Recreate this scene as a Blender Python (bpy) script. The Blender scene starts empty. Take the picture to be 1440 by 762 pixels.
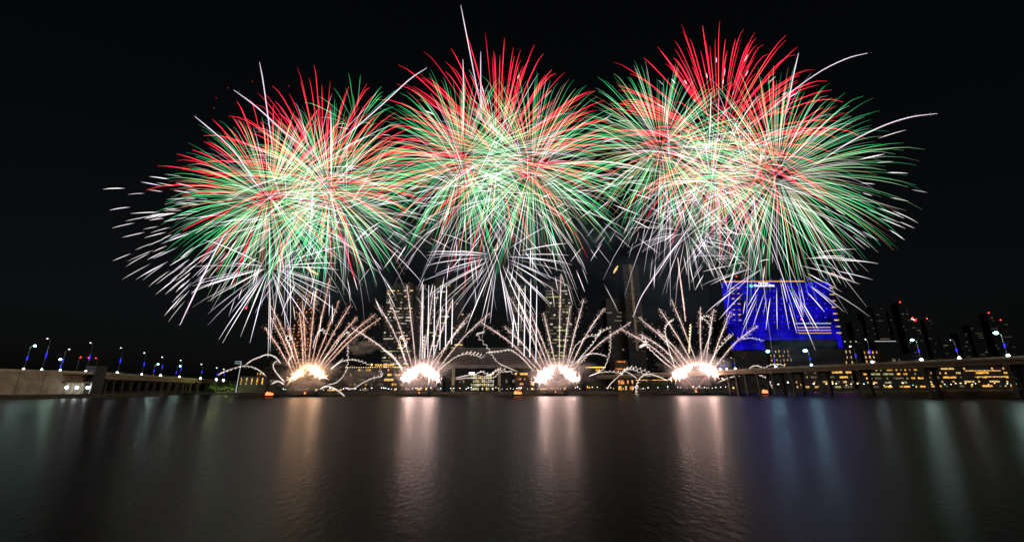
import bpy, math, random
from mathutils import Vector, Matrix

random.seed(11)
R = math.radians
scene = bpy.context.scene
col = scene.collection

# ------------------------------------------------------------------ camera
F = 590.0                       # focal length in photo pixels (photo is 1440 wide)
CAM_H = 5.0
PITCH, ROLL = 15.67, -0.25
cd = bpy.data.cameras.new('camera')
cam = bpy.data.objects.new('camera', cd)
col.objects.link(cam)
cd.sensor_width = 36.0
cd.lens = 36.0 * F / 1440.0
cd.clip_start = 0.1
cd.clip_end = 30000
CROT = Matrix.Rotation(R(90 + PITCH), 3, 'X') @ Matrix.Rotation(R(ROLL), 3, 'Z')
cam.matrix_world = Matrix.Translation((0, 0, CAM_H)) @ CROT.to_4x4()
scene.camera = cam

# ------------------------------------------------------------------ world, city fill, exposure
world = bpy.data.worlds.new('World')
scene.world = world
world.use_nodes = True
nt = world.node_tree
nt.nodes.clear()
wo = nt.nodes.new('ShaderNodeOutputWorld')
bg = nt.nodes.new('ShaderNodeBackground')
sky = nt.nodes.new('ShaderNodeTexSky')
sky.sky_type = 'NISHITA'
sky.sun_disc = False
sky.sun_elevation = R(25)
sky.sun_rotation = R(164)
sky.air_density = 1.0
sky.dust_density = 3.0
bg.inputs['Strength'].default_value = 0.0010
hs = nt.nodes.new('ShaderNodeHueSaturation')
hs.inputs['Saturation'].default_value = 0.6
nt.links.new(sky.outputs[0], hs.inputs['Color'])
nt.links.new(hs.outputs[0], bg.inputs[0])
nt.links.new(bg.outputs[0], wo.inputs[0])

sd = bpy.data.lights.new('city_fill', 'SUN')  # added sun lamp, stands in for ambient city light on walls and bridges
sd.energy = 0.20
sd.angle = R(0.5)
sd.color = (1.0, 0.93, 0.85)
sun = bpy.data.objects.new('city_fill', sd)
col.objects.link(sun)
sun.rotation_euler = (R(65), 0, R(16))

scene.view_settings.view_transform = 'Standard'
scene.view_settings.look = 'None'
scene.view_settings.exposure = 0.0
scene.view_settings.gamma = 1.0
scene.view_settings.use_curve_mapping = False
cy = scene.cycles
cy.transparent_max_bounces = 160
cy.max_bounces = 5
cy.diffuse_bounces = 2
cy.glossy_bounces = 3
cy.volume_bounces = 0
cy.use_denoising = True
cy.sample_clamp_indirect = 4.0
cy.volume_step_rate = 2.0


# ------------------------------------------------------------------ pixel to place
def ray(px, py):
    return CROT @ Vector(((px - 720) / F, -(py - 381) / F, -1.0))


def at(px, py, d):
    """point seen at photo pixel, on the vertical plane d metres ahead"""
    v = ray(px, py)
    return Vector((0, 0, CAM_H)) + v * (d / v.y)


def on_z(px, py, z):
    v = ray(px, py)
    return Vector((0, 0, CAM_H)) + v * ((z - CAM_H) / v.z)


def mpp(d):
    return d / F


# ------------------------------------------------------------------ materials
def new_mat(name):
    m = bpy.data.materials.new(name)
    m.use_nodes = True
    n = m.node_tree
    n.nodes.clear()
    return m, n, n.nodes.new('ShaderNodeOutputMaterial')


def surf(name, c1, c2=None, rough=0.7, scale=0.4, metal=0.0, bump=0.0, detail=6):
    m, n, o = new_mat(name)
    p = n.nodes.new('ShaderNodeBsdfPrincipled')
    p.inputs['Roughness'].default_value = rough
    p.inputs['Metallic'].default_value = metal
    n.links.new(p.outputs[0], o.inputs[0])
    tc = n.nodes.new('ShaderNodeTexCoord')
    no = n.nodes.new('ShaderNodeTexNoise')
    no.inputs['Scale'].default_value = scale
    no.inputs['Detail'].default_value = detail
    n.links.new(tc.outputs['Object'], no.inputs['Vector'])
    r = n.nodes.new('ShaderNodeValToRGB')
    r.color_ramp.elements[0].position = 0.35
    r.color_ramp.elements[1].position = 0.7
    r.color_ramp.elements[0].color = (*c1, 1)
    r.color_ramp.elements[1].color = (*(c2 or [v * 1.4 for v in c1]), 1)
    n.links.new(no.outputs['Fac'], r.inputs[0])
    n.links.new(r.outputs[0], p.inputs['Base Color'])
    if bump:
        b = n.nodes.new('ShaderNodeBump')
        b.inputs['Strength'].default_value = bump
        n.links.new(no.outputs['Fac'], b.inputs['Height'])
        n.links.new(b.outputs[0], p.inputs['Normal'])
    return m


def glow(name, c, s):
    m, n, o = new_mat(name)
    e = n.nodes.new('ShaderNodeEmission')
    e.inputs[0].default_value = (*c, 1)
    e.inputs[1].default_value = s
    n.links.new(e.outputs[0], o.inputs[0])
    return m


def window_glow(name, c, s, spread=1.0):
    """a lit pane behind which the rooms differ: noise in the room light"""
    m, n, o = new_mat(name)
    e = n.nodes.new('ShaderNodeEmission')
    e.inputs[0].default_value = (*c, 1)
    g = n.nodes.new('ShaderNodeNewGeometry')
    no = n.nodes.new('ShaderNodeTexNoise')
    no.inputs['Scale'].default_value = 0.35
    no.inputs['Detail'].default_value = 1
    n.links.new(g.outputs['Position'], no.inputs['Vector'])
    mr = n.nodes.new('ShaderNodeMapRange')
    mr.inputs[1].default_value = 0.3
    mr.inputs[2].default_value = 0.72
    mr.inputs[3].default_value = s * 0.12
    mr.inputs[4].default_value = s * 1.9
    n.links.new(no.outputs['Fac'], mr.inputs[0])
    n.links.new(mr.outputs[0], e.inputs[1])
    n.links.new(e.outputs[0], o.inputs[0])
    return m


def spark_material():
    """burning stars and sparks: optically thin, so their light adds up where trails cross"""
    m, n, o = new_mat('burning_sparks')
    a = n.nodes.new('ShaderNodeAttribute')
    a.attribute_name = 'col'
    e = n.nodes.new('ShaderNodeEmission')
    t = n.nodes.new('ShaderNodeBsdfTransparent')
    ad = n.nodes.new('ShaderNodeAddShader')
    n.links.new(a.outputs['Color'], e.inputs[0])
    n.links.new(e.outputs[0], ad.inputs[0])
    n.links.new(t.outputs[0], ad.inputs[1])
    n.links.new(ad.outputs[0], o.inputs[0])
    return m


SPARK = spark_material()
M = {
    'concrete': surf('concrete', (0.42, 0.35, 0.26), (0.70, 0.60, 0.45), 0.85, 0.22, detail=10),
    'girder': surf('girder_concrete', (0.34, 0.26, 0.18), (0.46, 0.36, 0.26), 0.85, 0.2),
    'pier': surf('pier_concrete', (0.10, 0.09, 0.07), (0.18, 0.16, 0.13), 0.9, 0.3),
    'stone': surf('quay_stone', (0.10, 0.085, 0.07), (0.17, 0.15, 0.12), 0.95, 0.5, bump=0.4),
    'land': surf('paving', (0.06, 0.055, 0.05), (0.10, 0.09, 0.08), 0.9, 0.05),
    'tower_dark': surf('tower_glass', (0.009, 0.011, 0.016), (0.016, 0.019, 0.025), 0.5, 0.05),
    'tower_grey': surf('tower_cladding', (0.03, 0.033, 0.042), (0.05, 0.053, 0.065), 0.6, 0.05),
    'tower_brown': surf('tower_brown_cladding', (0.08, 0.06, 0.045), (0.13, 0.10, 0.075), 0.7, 0.08),
    'podium': surf('podium_cladding', (0.07, 0.06, 0.055), (0.12, 0.10, 0.09), 0.8, 0.08),
    'louvre': surf('louvre_metal', (0.22, 0.19, 0.18), (0.30, 0.26, 0.25), 0.5, 0.1, metal=0.3),
    'metal': surf('painted_metal', (0.10, 0.10, 0.11), (0.16, 0.16, 0.17), 0.45, 1.0, metal=0.6),
    'hull': surf('hull_paint', (0.03, 0.03, 0.035), (0.07, 0.06, 0.055), 0.6, 0.6),
    'bark': surf('bark', (0.07, 0.05, 0.035), (0.12, 0.09, 0.06), 0.9, 2.0),
    'leaf': surf('leaf', (0.035, 0.075, 0.025), (0.07, 0.12, 0.04), 0.6, 0.6),
    'canopy': surf('canopy_tan', (0.28, 0.19, 0.10), (0.35, 0.24, 0.14), 0.8, 0.5),
    'win_warm': window_glow('room_warm', (1.0, 0.62, 0.22), 0.7),
    'win_gold': window_glow('room_gold', (1.0, 0.50, 0.10), 1.0),
    'win_white': window_glow('room_white', (1.0, 0.88, 0.68), 0.5),
    'win_lime': window_glow('room_lime', (0.80, 0.85, 0.35), 0.38),
    'win_dim': window_glow('room_dim', (0.85, 0.70, 0.48), 0.14),
    'win_orange': window_glow('room_orange', (1.0, 0.33, 0.10), 0.75),
    'win_far': window_glow('room_far', (0.9, 0.75, 0.55), 0.06),
    'led_blue': glow('led_blue', (0.03, 0.03, 1.0), 2.0),
    'head_teal': glow('lamp_teal', (0.30, 1.0, 0.80), 26.0),
    'head_cyan': glow('lamp_cyan', (0.20, 0.8, 1.0), 20.0),
    'head_dim': glow('lamp_dim', (0.9, 0.95, 0.9), 3.0),
    'foot_white': glow('foot_light_white', (0.80, 0.95, 1.0), 18.0),
    'foot_teal': glow('foot_light_teal', (0.40, 1.0, 0.80), 14.0),
    'foot_pink': glow('foot_light_pink', (1.0, 0.72, 0.80), 14.0),
    'foot_blue': glow('foot_light_blue', (0.35, 0.65, 1.0), 20.0),
    'red_light': glow('aviation_red', (1.0, 0.03, 0.02), 9.0),
    'sign_gold': glow('sign_gold', (1.0, 0.55, 0.10), 2.2),
    'sign_white': glow('sign_white', (1.0, 0.95, 1.0), 2.5),
    'sign_green': glow('sign_green', (0.05, 1.0, 0.45), 2.0),
    'dot_white': glow('promenade_white', (1.0, 0.93, 0.95), 5.0),
    'dot_warm': glow('promenade_warm', (1.0, 0.66, 0.35), 4.0),
    'dot_blue': glow('promenade_blue', (0.6, 0.75, 1.0), 5.0),
    'dot_teal': glow('promenade_teal', (0.35, 1.0, 0.75), 4.0),
    'flame_orange': glow('flame', (1.0, 0.24, 0.07), 2.6),
    'strip_warm': glow('strip_warm', (1.0, 0.52, 0.18), 0.8),
    'strip_white': glow('strip_white', (0.75, 0.85, 0.9), 0.7),
}


def water_material():
    m, n, o = new_mat('water')
    p = n.nodes.new('ShaderNodeBsdfPrincipled')
    p.inputs['Base Color'].default_value = (0.004, 0.005, 0.005, 1)
    p.inputs['Roughness'].default_value = 0.29
    p.inputs['Specular IOR Level'].default_value = 0.045
    p.inputs['IOR'].default_value = 1.33
    g = n.nodes.new('ShaderNodeNewGeometry')
    mp = n.nodes.new('ShaderNodeMapping')
    mp.inputs['Scale'].default_value = (1.0, 0.55, 1.0)
    n.links.new(g.outputs['Position'], mp.inputs[0])
    n1 = n.nodes.new('ShaderNodeTexNoise')
    n1.inputs['Scale'].default_value = 2.4
    n1.inputs['Detail'].default_value = 5
    n2 = n.nodes.new('ShaderNodeTexNoise')
    n2.inputs['Scale'].default_value = 0.06
    n2.inputs['Detail'].default_value = 3
    n.links.new(mp.outputs[0], n1.inputs['Vector'])
    n.links.new(mp.outputs[0], n2.inputs['Vector'])
    b = n.nodes.new('ShaderNodeBump')
    b.inputs['Strength'].default_value = 0.5
    b.inputs['Distance'].default_value = 0.075
    n.links.new(n1.outputs['Fac'], b.inputs['Height'])
    b2 = n.nodes.new('ShaderNodeBump')
    b2.inputs['Strength'].default_value = 0.25
    b2.inputs['Distance'].default_value = 0.15
    n.links.new(n2.outputs['Fac'], b2.inputs['Height'])
    n.links.new(b.outputs[0], b2.inputs['Normal'])
    n.links.new(b2.outputs[0], p.inputs['Normal'])
    n.links.new(p.outputs[0], o.inputs[0])
    return m


M['water'] = water_material()


# ------------------------------------------------------------------ object helpers
def tag(o, label=None, cat=None, group=None, kind=None):
    if label: o['label'] = label
    if cat: o['category'] = cat
    if group: o['group'] = group
    if kind: o['kind'] = kind
    return o


def empty(name, loc=(0, 0, 0), rz=0.0):
    o = bpy.data.objects.new(name, None)
    o.empty_display_size = 1.0
    col.objects.link(o)
    o.location = loc
    o.rotation_euler = (0, 0, rz)
    return o


KIDS = {}


def put(name, me, parent=None, loc=None):
    o = bpy.data.objects.new(name, me)
    col.objects.link(o)
    if parent is not None:
        o.parent = parent
        KIDS.setdefault(parent, []).append(o)
    if loc is not None:
        o.location = loc
    return o


def copy_tree(o, parent=None):
    c = o.copy()
    col.objects.link(c)
    if parent is not None:
        c.parent = parent
        KIDS.setdefault(parent, []).append(c)
    for ch in KIDS.get(o, []):
        copy_tree(ch, c)
    return c


class MB:
    def __init__(s):
        s.v, s.f = [], []

    def add(s, vs, fs):
        n = len(s.v)
        s.v += [tuple(v) for v in vs]
        s.f += [tuple(i + n for i in f) for f in fs]
        return s

    def box(s, x0, x1, y0, y1, z0, z1):
        return s.add([(x0, y0, z0), (x1, y0, z0), (x1, y1, z0), (x0, y1, z0),
                      (x0, y0, z1), (x1, y0, z1), (x1, y1, z1), (x0, y1, z1)],
                     [(0, 3, 2, 1), (4, 5, 6, 7), (0, 1, 5, 4), (1, 2, 6, 5), (2, 3, 7, 6), (3, 0, 4, 7)])

    def frustum(s, x0, x1, y0, y1, z0, X0, X1, Y0, Y1, z1):
        return s.add([(x0, y0, z0), (x1, y0, z0), (x1, y1, z0), (x0, y1, z0),
                      (X0, Y0, z1), (X1, Y0, z1), (X1, Y1, z1), (X0, Y1, z1)],
                     [(0, 3, 2, 1), (4, 5, 6, 7), (0, 1, 5, 4), (1, 2, 6, 5), (2, 3, 7, 6), (3, 0, 4, 7)])

    def prism(s, poly, z0, z1):
        n = len(poly)
        vs = [(x, y, z0) for x, y in poly] + [(x, y, z1) for x, y in poly]
        fs = [tuple(range(n - 1, -1, -1)), tuple(range(n, 2 * n))]
        fs += [(i, (i + 1) % n, (i + 1) % n + n, i + n) for i in range(n)]
        return s.add(vs, fs)

    def tube(s, pts, rad, n=6):
        pts = [Vector(p) for p in pts]
        if not isinstance(rad, (list, tuple)):
            rad = [rad] * len(pts)
        base = len(s.v)
        for i, p in enumerate(pts):
            d = (pts[min(i + 1, len(pts) - 1)] - pts[max(i - 1, 0)]).normalized()
            a = d.cross(Vector((0, 0, 1)) if abs(d.z) < 0.9 else Vector((1, 0, 0))).normalized()
            b = d.cross(a)
            for k in range(n):
                t = 2 * math.pi * k / n
                s.v.append(tuple(p + (a * math.cos(t) + b * math.sin(t)) * rad[i]))
        for i in range(len(pts) - 1):
            for k in range(n):
                s.f.append((base + i * n + k, base + i * n + (k + 1) % n, base + (i + 1) * n + (k + 1) % n, base + (i + 1) * n + k))
        s.f.append(tuple(base + k for k in range(n - 1, -1, -1)))
        e = base + (len(pts) - 1) * n
        s.f.append(tuple(e + k for k in range(n)))
        return s

    def ball(s, c, r, nu=8, nv=5, sz=1.0):
        base = len(s.v)
        s.v.append((c[0], c[1], c[2] + r * sz))
        for j in range(1, nv):
            t = math.pi * j / nv
            for i in range(nu):
                a = 2 * math.pi * i / nu
                s.v.append((c[0] + r * math.sin(t) * math.cos(a), c[1] + r * math.sin(t) * math.sin(a), c[2] + r * sz * math.cos(t)))
        s.v.append((c[0], c[1], c[2] - r * sz))
        for i in range(nu):
            s.f.append((base, base + 1 + i, base + 1 + (i + 1) % nu))
            for j in range(nv - 2):
                q = base + 1 + j * nu
                s.f.append((q + i, q + nu + i, q + nu + (i + 1) % nu, q + (i + 1) % nu))
            q = base + 1 + (nv - 2) * nu
            s.f.append((q + i, base + 1 + (nv - 1) * nu, q + (i + 1) % nu))
        return s

    def mesh(s, name, mat, smooth=False):
        me = bpy.data.meshes.new(name)
        me.from_pydata(s.v, [], s.f)
        me.materials.append(mat)
        if smooth:
            me.polygons.foreach_set('use_smooth', [True] * len(me.polygons))
        return me

    def build(s, name, mat, parent=None, loc=None, smooth=False):
        return put(name, s.mesh(name, mat, smooth), parent, loc)


class Trails:
    """glowing tubes with a colour per point"""
    def __init__(s):
        s.v, s.f, s.c = [], [], []

    def tube(s, pts, rad, cols, n=3):
        base = len(s.v)
        m = len(pts)
        ang = random.random() * 6.28
        for i in range(m):
            p = pts[i]
            d = pts[min(i + 1, m - 1)] - pts[max(i - 1, 0)]
            if d.length < 1e-6:
                d = Vector((0, 0, 1))
            d.normalize()
            a = d.cross(Vector((0, 1, 0)) if abs(d.y) < 0.9 else Vector((1, 0, 0))).normalized()
            b = d.cross(a)
            for k in range(n):
                t = ang + 2 * math.pi * k / n
                s.v.append(tuple(p + (a * math.cos(t) + b * math.sin(t)) * rad[i]))
                s.c.append(cols[i])
        for i in range(m - 1):
            for k in range(n):
                s.f.append((base + i * n + k, base + i * n + (k + 1) % n, base + (i + 1) * n + (k + 1) % n, base + (i + 1) * n + k))
        return s

    def speck(s, p, r, c):
        base = len(s.v)
        q = [Vector((random.gauss(0, 1), random.gauss(0, 1), random.gauss(0, 1))).normalized() * r for _ in range(4)]
        for w in q:
            s.v.append(tuple(p + w))
            s.c.append(c)
        s.f += [(base, base + 1, base + 2), (base, base + 3, base + 1), (base, base + 2, base + 3), (base + 1, base + 3, base + 2)]

    def build(s, name, parent=None, origin=None):
        me = bpy.data.meshes.new(name)
        if origin is not None:
            ox, oy, oz = origin
            s.v = [(x - ox, y - oy, z - oz) for x, y, z in s.v]
        me.from_pydata(s.v, [], s.f)
        ca = me.color_attributes.new('col', 'FLOAT_COLOR', 'POINT')
        ca.data.foreach_set('color', [w for c in s.c for w in (c[0], c[1], c[2], 1.0)])
        me.materials.append(SPARK)
        return put(name, me, parent, origin if parent is None else None)


def mul(c, k):
    return (c[0] * k, c[1] * k, c[2] * k)


def mix(a, b, t):
    return tuple(a[i] * (1 - t) + b[i] * t for i in range(3))


# ------------------------------------------------------------------ water and land
g = MB()
g.add([(-9000, -400, 0), (9000, -400, 0), (9000, 12000, 0), (-9000, 12000, 0)], [(0, 1, 2, 3)])
tag(g.build('water', M['water']), kind='structure')

shore_px = [(150, 560), (335, 470), (420, 425), (560, 400), (760, 400), (930, 410), (1040, 450), (1120, 560), (1250, 680), (1440, 820), (1700, 900)]
SHORE = [((px - 720) / F * d * math.cos(R(PITCH)) * 1.0, d) for px, d in shore_px]
SHORE = [(at(px, 548, d).x, d) for px, d in shore_px]


def shore_d(px):
    for (a, da), (b, db) in zip(shore_px, shore_px[1:]):
        if a <= px <= b:
            return da + (db - da) * (px - a) / (b - a)
    return shore_px[0][1] if px < shore_px[0][0] else shore_px[-1][1]


LAND_Z = 2.4
poly = [(-3500, 620)] + SHORE + [(4000, 1000), (4000, 9000), (-3500, 9000)]
me = bpy.data.meshes.new('terrain')
n = len(poly)
vs = [(x, y, LAND_Z) for x, y in poly] + [(x, y, -1.0) for x, y in poly]
fs = [tuple(range(n - 1, -1, -1))] + [(i, i + n, (i + 1) % n + n, (i + 1) % n) for i in range(n)]
me.from_pydata(vs, [], [fs[0][::-1]] + fs[1:])
me.materials.append(M['stone'])
tag(put('terrain', me), kind='structure')
me = bpy.data.meshes.new('promenade_paving')
me.from_pydata([(x, y + 0.6, LAND_Z + 0.006) for x, y in SHORE] + [(x, y + 9.0, LAND_Z + 0.006) for x, y in reversed(SHORE)], [], [tuple(range(2 * len(SHORE)))])
me.materials.append(M['land'])
tag(put('promenade_paving', me), kind='structure')


# ------------------------------------------------------------------ bridges
class Line:
    """a straight bridge edge: s metres along from P towards Q; w metres away from the viewer"""
    def __init__(s, P, Q):
        s.P = Vector((P.x, P.y, 0))
        d = Vector((Q.x - P.x, Q.y - P.y, 0))
        s.L = d.length
        s.d = d.normalized()
        s.n = Vector((s.d.y, -s.d.x, 0))
        if s.n.dot(s.P) < 0:
            s.n = -s.n

    def p(s, t, w=0.0, z=0.0):
        q = s.P + s.d * t + s.n * w
        return Vector((q.x, q.y, z))

    def s_at(s, px, z):
        """distance along the edge of the point seen in photo column px (edge height z)"""
        lo, hi = -400.0, s.L + 600

        def colm(t):
            v = CROT.transposed() @ (s.p(t, 0, z) - Vector((0, 0, CAM_H)))
            return 720 + F * v.x / -v.z if v.z < -1 else (99999 if v.x > 0 else -99999)
        inc = colm(s.L) > colm(0)
        for _ in range(60):
            mid = (lo + hi) / 2
            if (colm(mid) < px) == inc: lo = mid
            else: hi = mid
        return (lo + hi) / 2

    def slab(s, mb, t0, t1, w0, w1, z0, z1):
        c = [s.p(t0, w0), s.p(t1, w0), s.p(t1, w1), s.p(t0, w1)]
        return mb.prism([(q.x, q.y) for q in c], z0, z1)


DECK = 17.6
A = on_z(0, 519.5, DECK)
B = on_z(145, 524.0, DECK)
C_ = on_z(325, 536.0, DECK)
LW = Line(A, B)           # the retaining wall
LB = Line(B, C_)          # the left bridge
print('left wall', A, B, C_, LW.L, LB.L)
D1 = on_z(1440, 501.6, DECK)
D2 = on_z(1120, 516.0, DECK)
RB = Line(D1, D2)
print('right bridge', D1, D2, RB.L)

# left embankment: quay lip, wall, small building, pylon
o = empty('retaining_wall', LW.p(0))
tag(o, 'beige concrete approach wall above the stone quay on the left bank', 'wall')
o.location = (0, 0, 0)
s0, s1 = -160.0, LW.s_at(90, DECK)
LW.slab(MB(), s0, s1, 0, 1, 0, 1)
w = MB(); LW.slab(w, s0, s1, 0.0, 14.0, 2.2, DECK - 1.3); w.build('wall', M['concrete'], o)
w = MB(); LW.slab(w, s0, LW.L + 2, -0.45, 14.0, DECK - 1.3, DECK - 0.3); w.build('coping', M['concrete'], o)
w = MB(); LW.slab(w, s0, LW.L + 2, -0.1, 0.3, DECK - 0.3, DECK + 0.6); w.build('parapet', M['concrete'], o)
for px in (-60, 24, 60):
    w = MB(); t = LW.s_at(px, 10); LW.slab(w, t, t + 0.22, -0.06, -0.003, 2.2, DECK - 1.3); w.build('joint', M['hull'], o)
w = MB(); LW.slab(w, s1, LW.L, 5.0, 14.0, 2.2, DECK - 1.3); w.build('rear_wall', M['concrete'], o)

o = empty('quay')
tag(o, 'low brown stone quay edge below the beige approach wall', 'quay')
w = MB(); LW.slab(w, -220, LW.L + 42, -9.0, 16.0, -1.0, 2.2); w.build('quay_block', M['stone'], o)
w = MB(); LW.slab(w, -220, LW.L + 42, -9.5, -8.2, 2.2, 2.9); w.build('kerb', M['pier'], o)

o = empty('gatehouse')
tag(o, 'small open shelter with tan canopy and three white lights beside the grey pylon', 'shelter')
ta, tb = LW.s_at(92, 8), LW.s_at(127, 8)
w = MB(); LW.slab(w, ta, tb, -1.2, 5.0, 10.4, 11.2); w.build('canopy', M['canopy'], o)
for q in range(4):
    t = ta + (tb - ta) * (q + 0.02) / 3.05
    w = MB(); LW.slab(w, t, t + 0.8, -0.9, -0.1, 2.2, 10.4); w.build('post', M['concrete'], o)
for px in (91.5, 106, 121):
    t = LW.s_at(px, 6)
    w = MB(); w.ball(LW.p(t, -1.1, 7.2), 0.85, 10, 6); w.build('lamp', M['foot_white'], o, smooth=True)

o = empty('pylon')
tag(o, 'square grey concrete pylon standing where the left bridge meets the approach wall', 'pylon')
ta, tb = LW.s_at(129, 12), LW.s_at(144.5, 12)
w = MB(); LW.slab(w, ta, tb, -1.6, 8.0, 2.2, DECK + 3.6); w.build('shaft', M['tower_grey'], o)
w = MB(); LW.slab(w, ta - 0.4, tb + 0.4, -2.0, 8.4, DECK + 3.6, DECK + 4.6); w.build('cap', M['tower_grey'], o)


def bridge(line, t0, t1, piers, label, width, deck_t, pw):
    o = empty('road_bridge')
    tag(o, label, 'bridge')
    w = MB(); line.slab(w, t0, t1, 0.0, width, DECK - 0.9, DECK - 0.35); w.build('deck', M['concrete'], o)
    w = MB(); line.slab(w, t0, t1, -0.12, 0.25, DECK - 0.35, DECK + 0.55); w.build('parapet', M['concrete'], o)
    w = MB(); line.slab(w, t0, t1, width - 0.25, width + 0.12, DECK - 0.35, DECK + 0.55); w.build('parapet', M['concrete'], o)
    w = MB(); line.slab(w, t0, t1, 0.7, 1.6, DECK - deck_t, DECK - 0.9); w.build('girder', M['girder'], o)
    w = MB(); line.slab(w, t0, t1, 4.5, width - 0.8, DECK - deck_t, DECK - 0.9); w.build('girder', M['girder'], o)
    w = MB()
    tt = t0
    while tt < t1:
        line.slab(w, tt, tt + 0.10, -0.05, 0.05, DECK + 0.55, DECK + 1.5)
        tt += 3.0
    line.slab(w, t0, t1, -0.06, 0.06, DECK + 1.5, DECK + 1.6)
    w.build('railing', M['metal'], o)
    for t in piers:
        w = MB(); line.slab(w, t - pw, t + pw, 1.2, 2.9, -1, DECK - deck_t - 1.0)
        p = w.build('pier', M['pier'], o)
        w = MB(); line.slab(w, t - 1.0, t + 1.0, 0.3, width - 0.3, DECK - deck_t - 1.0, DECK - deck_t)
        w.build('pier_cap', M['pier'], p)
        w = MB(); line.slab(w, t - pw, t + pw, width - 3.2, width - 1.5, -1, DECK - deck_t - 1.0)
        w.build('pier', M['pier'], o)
    return o


bridge(LB, 0.0, LB.L + 60, [LB.s_at(px, 8) for px in (152, 163, 175, 187, 199, 210, 220, 230, 240, 250, 260, 270, 281, 293, 306, 318)],
       'long beige road bridge on many dark piers leading off the left bank', 16.0, 4.2, 0.8)
bridge(RB, -150.0, RB.L + 330, [RB.s_at(px, 8) for px in (1421, 1300, 1208, 1150, 1112, 1085, 1064, 1047, 1034, 1023)],
       'curving beige road bridge with slender piers crossing the right side of the bay', 15.0, 3.0, 0.6)

# ------------------------------------------------------------------ street lamps
LAMP_MESH = {}


def street_lamp(base, h, arm, head, foot, label, group, hr=0.42, fr=0.62):
    """arm: metres sideways (along x) the head reaches"""
    o = empty('street_lamp', base)
    tag(o, label, 'street lamp', group)
    w = MB(); w.tube([(0, 0, 0), (0, 0, h * 0.5), (0, 0, h * 0.93)], [0.26, 0.22, 0.17]); w.build('pole', M['metal'], o)
    w = MB(); w.tube([(0, 0, h * 0.925), (arm * 0.25, 0, h * 0.985), (arm * 0.85, 0, h)], [0.10, 0.09, 0.08]); w.build('arm', M['metal'], o)
    w = MB(); w.ball((arm, 0, h), hr * (1.35 if head != 'head_dim' else 1.0), 10, 6, 0.7); w.build('lamp_head', M[head], o, smooth=True)
    w = MB(); w.tube([(0, 0, h * 0.42), (0, 0, h * 0.58)], 0.29); w.build('led_band', M['led_blue'], o)
    if head != 'head_dim' or foot:
        ld = bpy.data.lights.new('lamp_light', 'POINT')
        ld.energy = 1500 if head != 'head_dim' else 260
        ld.color = (0.75, 1.0, 0.9) if head == 'head_teal' else ((0.45, 0.85, 1.0) if head == 'head_cyan' else (1.0, 0.9, 0.75))
        ld.shadow_soft_size = 0.4
        lo = bpy.data.objects.new('lamp_light', ld); col.objects.link(lo); lo.parent = o
        lo.location = (arm, -0.9, h - 0.5)
    if foot:
        w = MB(); w.ball((0, -0.2, 0.9), fr, 10, 6, 1.6); w.build('foot_light', M[foot], o, smooth=True)
    return o


# photo column of the foot, row of the top, head side (m), head light, foot light, label
left_lamps = [
    (34.5, 486, 2.6, 'head_teal', 'foot_pink', 'tallest teal street lamp at the far left end of the beige wall'),
    (60, 476, -2.4, 'head_dim', 'foot_teal', 'dim street lamp with a teal foot light, second along the beige wall'),
    (86, 491, 2.0, 'head_dim', 'foot_teal', 'dim street lamp on the wall above the three shelter lights, left of the pylon'),
    (122, 482, -2.2, 'head_dim', 'foot_pink', 'pink footed street lamp just left of the grey pylon'),
]
right_rows = [
    (167, 489, 'foot_white', 'first street lamp on the left bridge after the grey pylon'),
    (201, 496, 'foot_pink', 'pink footed lamp, second on the left bridge counting from the pylon'),
    (227, 502, 'foot_white', 'white footed lamp, third on the left bridge counting from the pylon'),
    (253.5, 506.5, 'foot_pink', 'fourth lamp on the left bridge counting from the grey pylon, pink foot'),
    (283, 512, 'foot_white', 'fifth lamp on the left bridge counting from the grey pylon'),
    (305, 517, 'foot_white', 'sixth lamp on the left bridge, above the green lit trees'),
    (315, 519, 'foot_white', 'last lamp on the left bridge, nearest the gold lit pavilion'),
]


def top_z(p, py):
    """height at which a vertical through p is seen in photo row py"""
    lo, hi = 0.0, 200.0
    for _ in range(50):
        mid = (lo + hi) / 2
        v = CROT.transposed() @ (Vector((p.x, p.y, mid)) - Vector((0, 0, CAM_H)))
        y = 381 - F * v.y / -v.z
        if y > py: lo = mid
        else: hi = mid
    return lo


for px, py, arm, head, foot, lab in left_lamps:
    p = LW.p(LW.s_at(px, DECK), 0.9, DECK - 0.3)
    street_lamp(p, top_z(p, py) - p.z, arm, head, foot, lab, 'street lamps on the left bank', 0.55 if head != 'head_dim' else 0.45, 0.55)
for px, py, foot, lab in right_rows:
    p = LB.p(LB.s_at(px, DECK), 0.9, DECK - 0.3)
    k = p.y / 300
    street_lamp(p, top_z(p, py) - p.z, -2.2, 'head_dim', foot, lab, 'street lamps on the left bridge', 0.42 * k, 0.6 * k)
for px, py, lab in ((103, 505, 'low bright street lamp on the road behind the wall, above the shelter'),
                    (237, 512, 'bright headed lamp on the far side of the left bridge, behind its third lamp'),
                    (266, 514.5, 'bright headed lamp on the far side of the left bridge, behind its fourth lamp')):
    L = LW if px < 145 else LB
    p = L.p(L.s_at(px, DECK), 13.0, DECK - 0.3)
    street_lamp(p, top_z(p, py) - p.z, -1.6 if px < 145 else 2.6, 'head_teal', None if px < 145 else 'foot_teal', lab, 'street lamps on the far side of the left bridge', 0.55)

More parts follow.
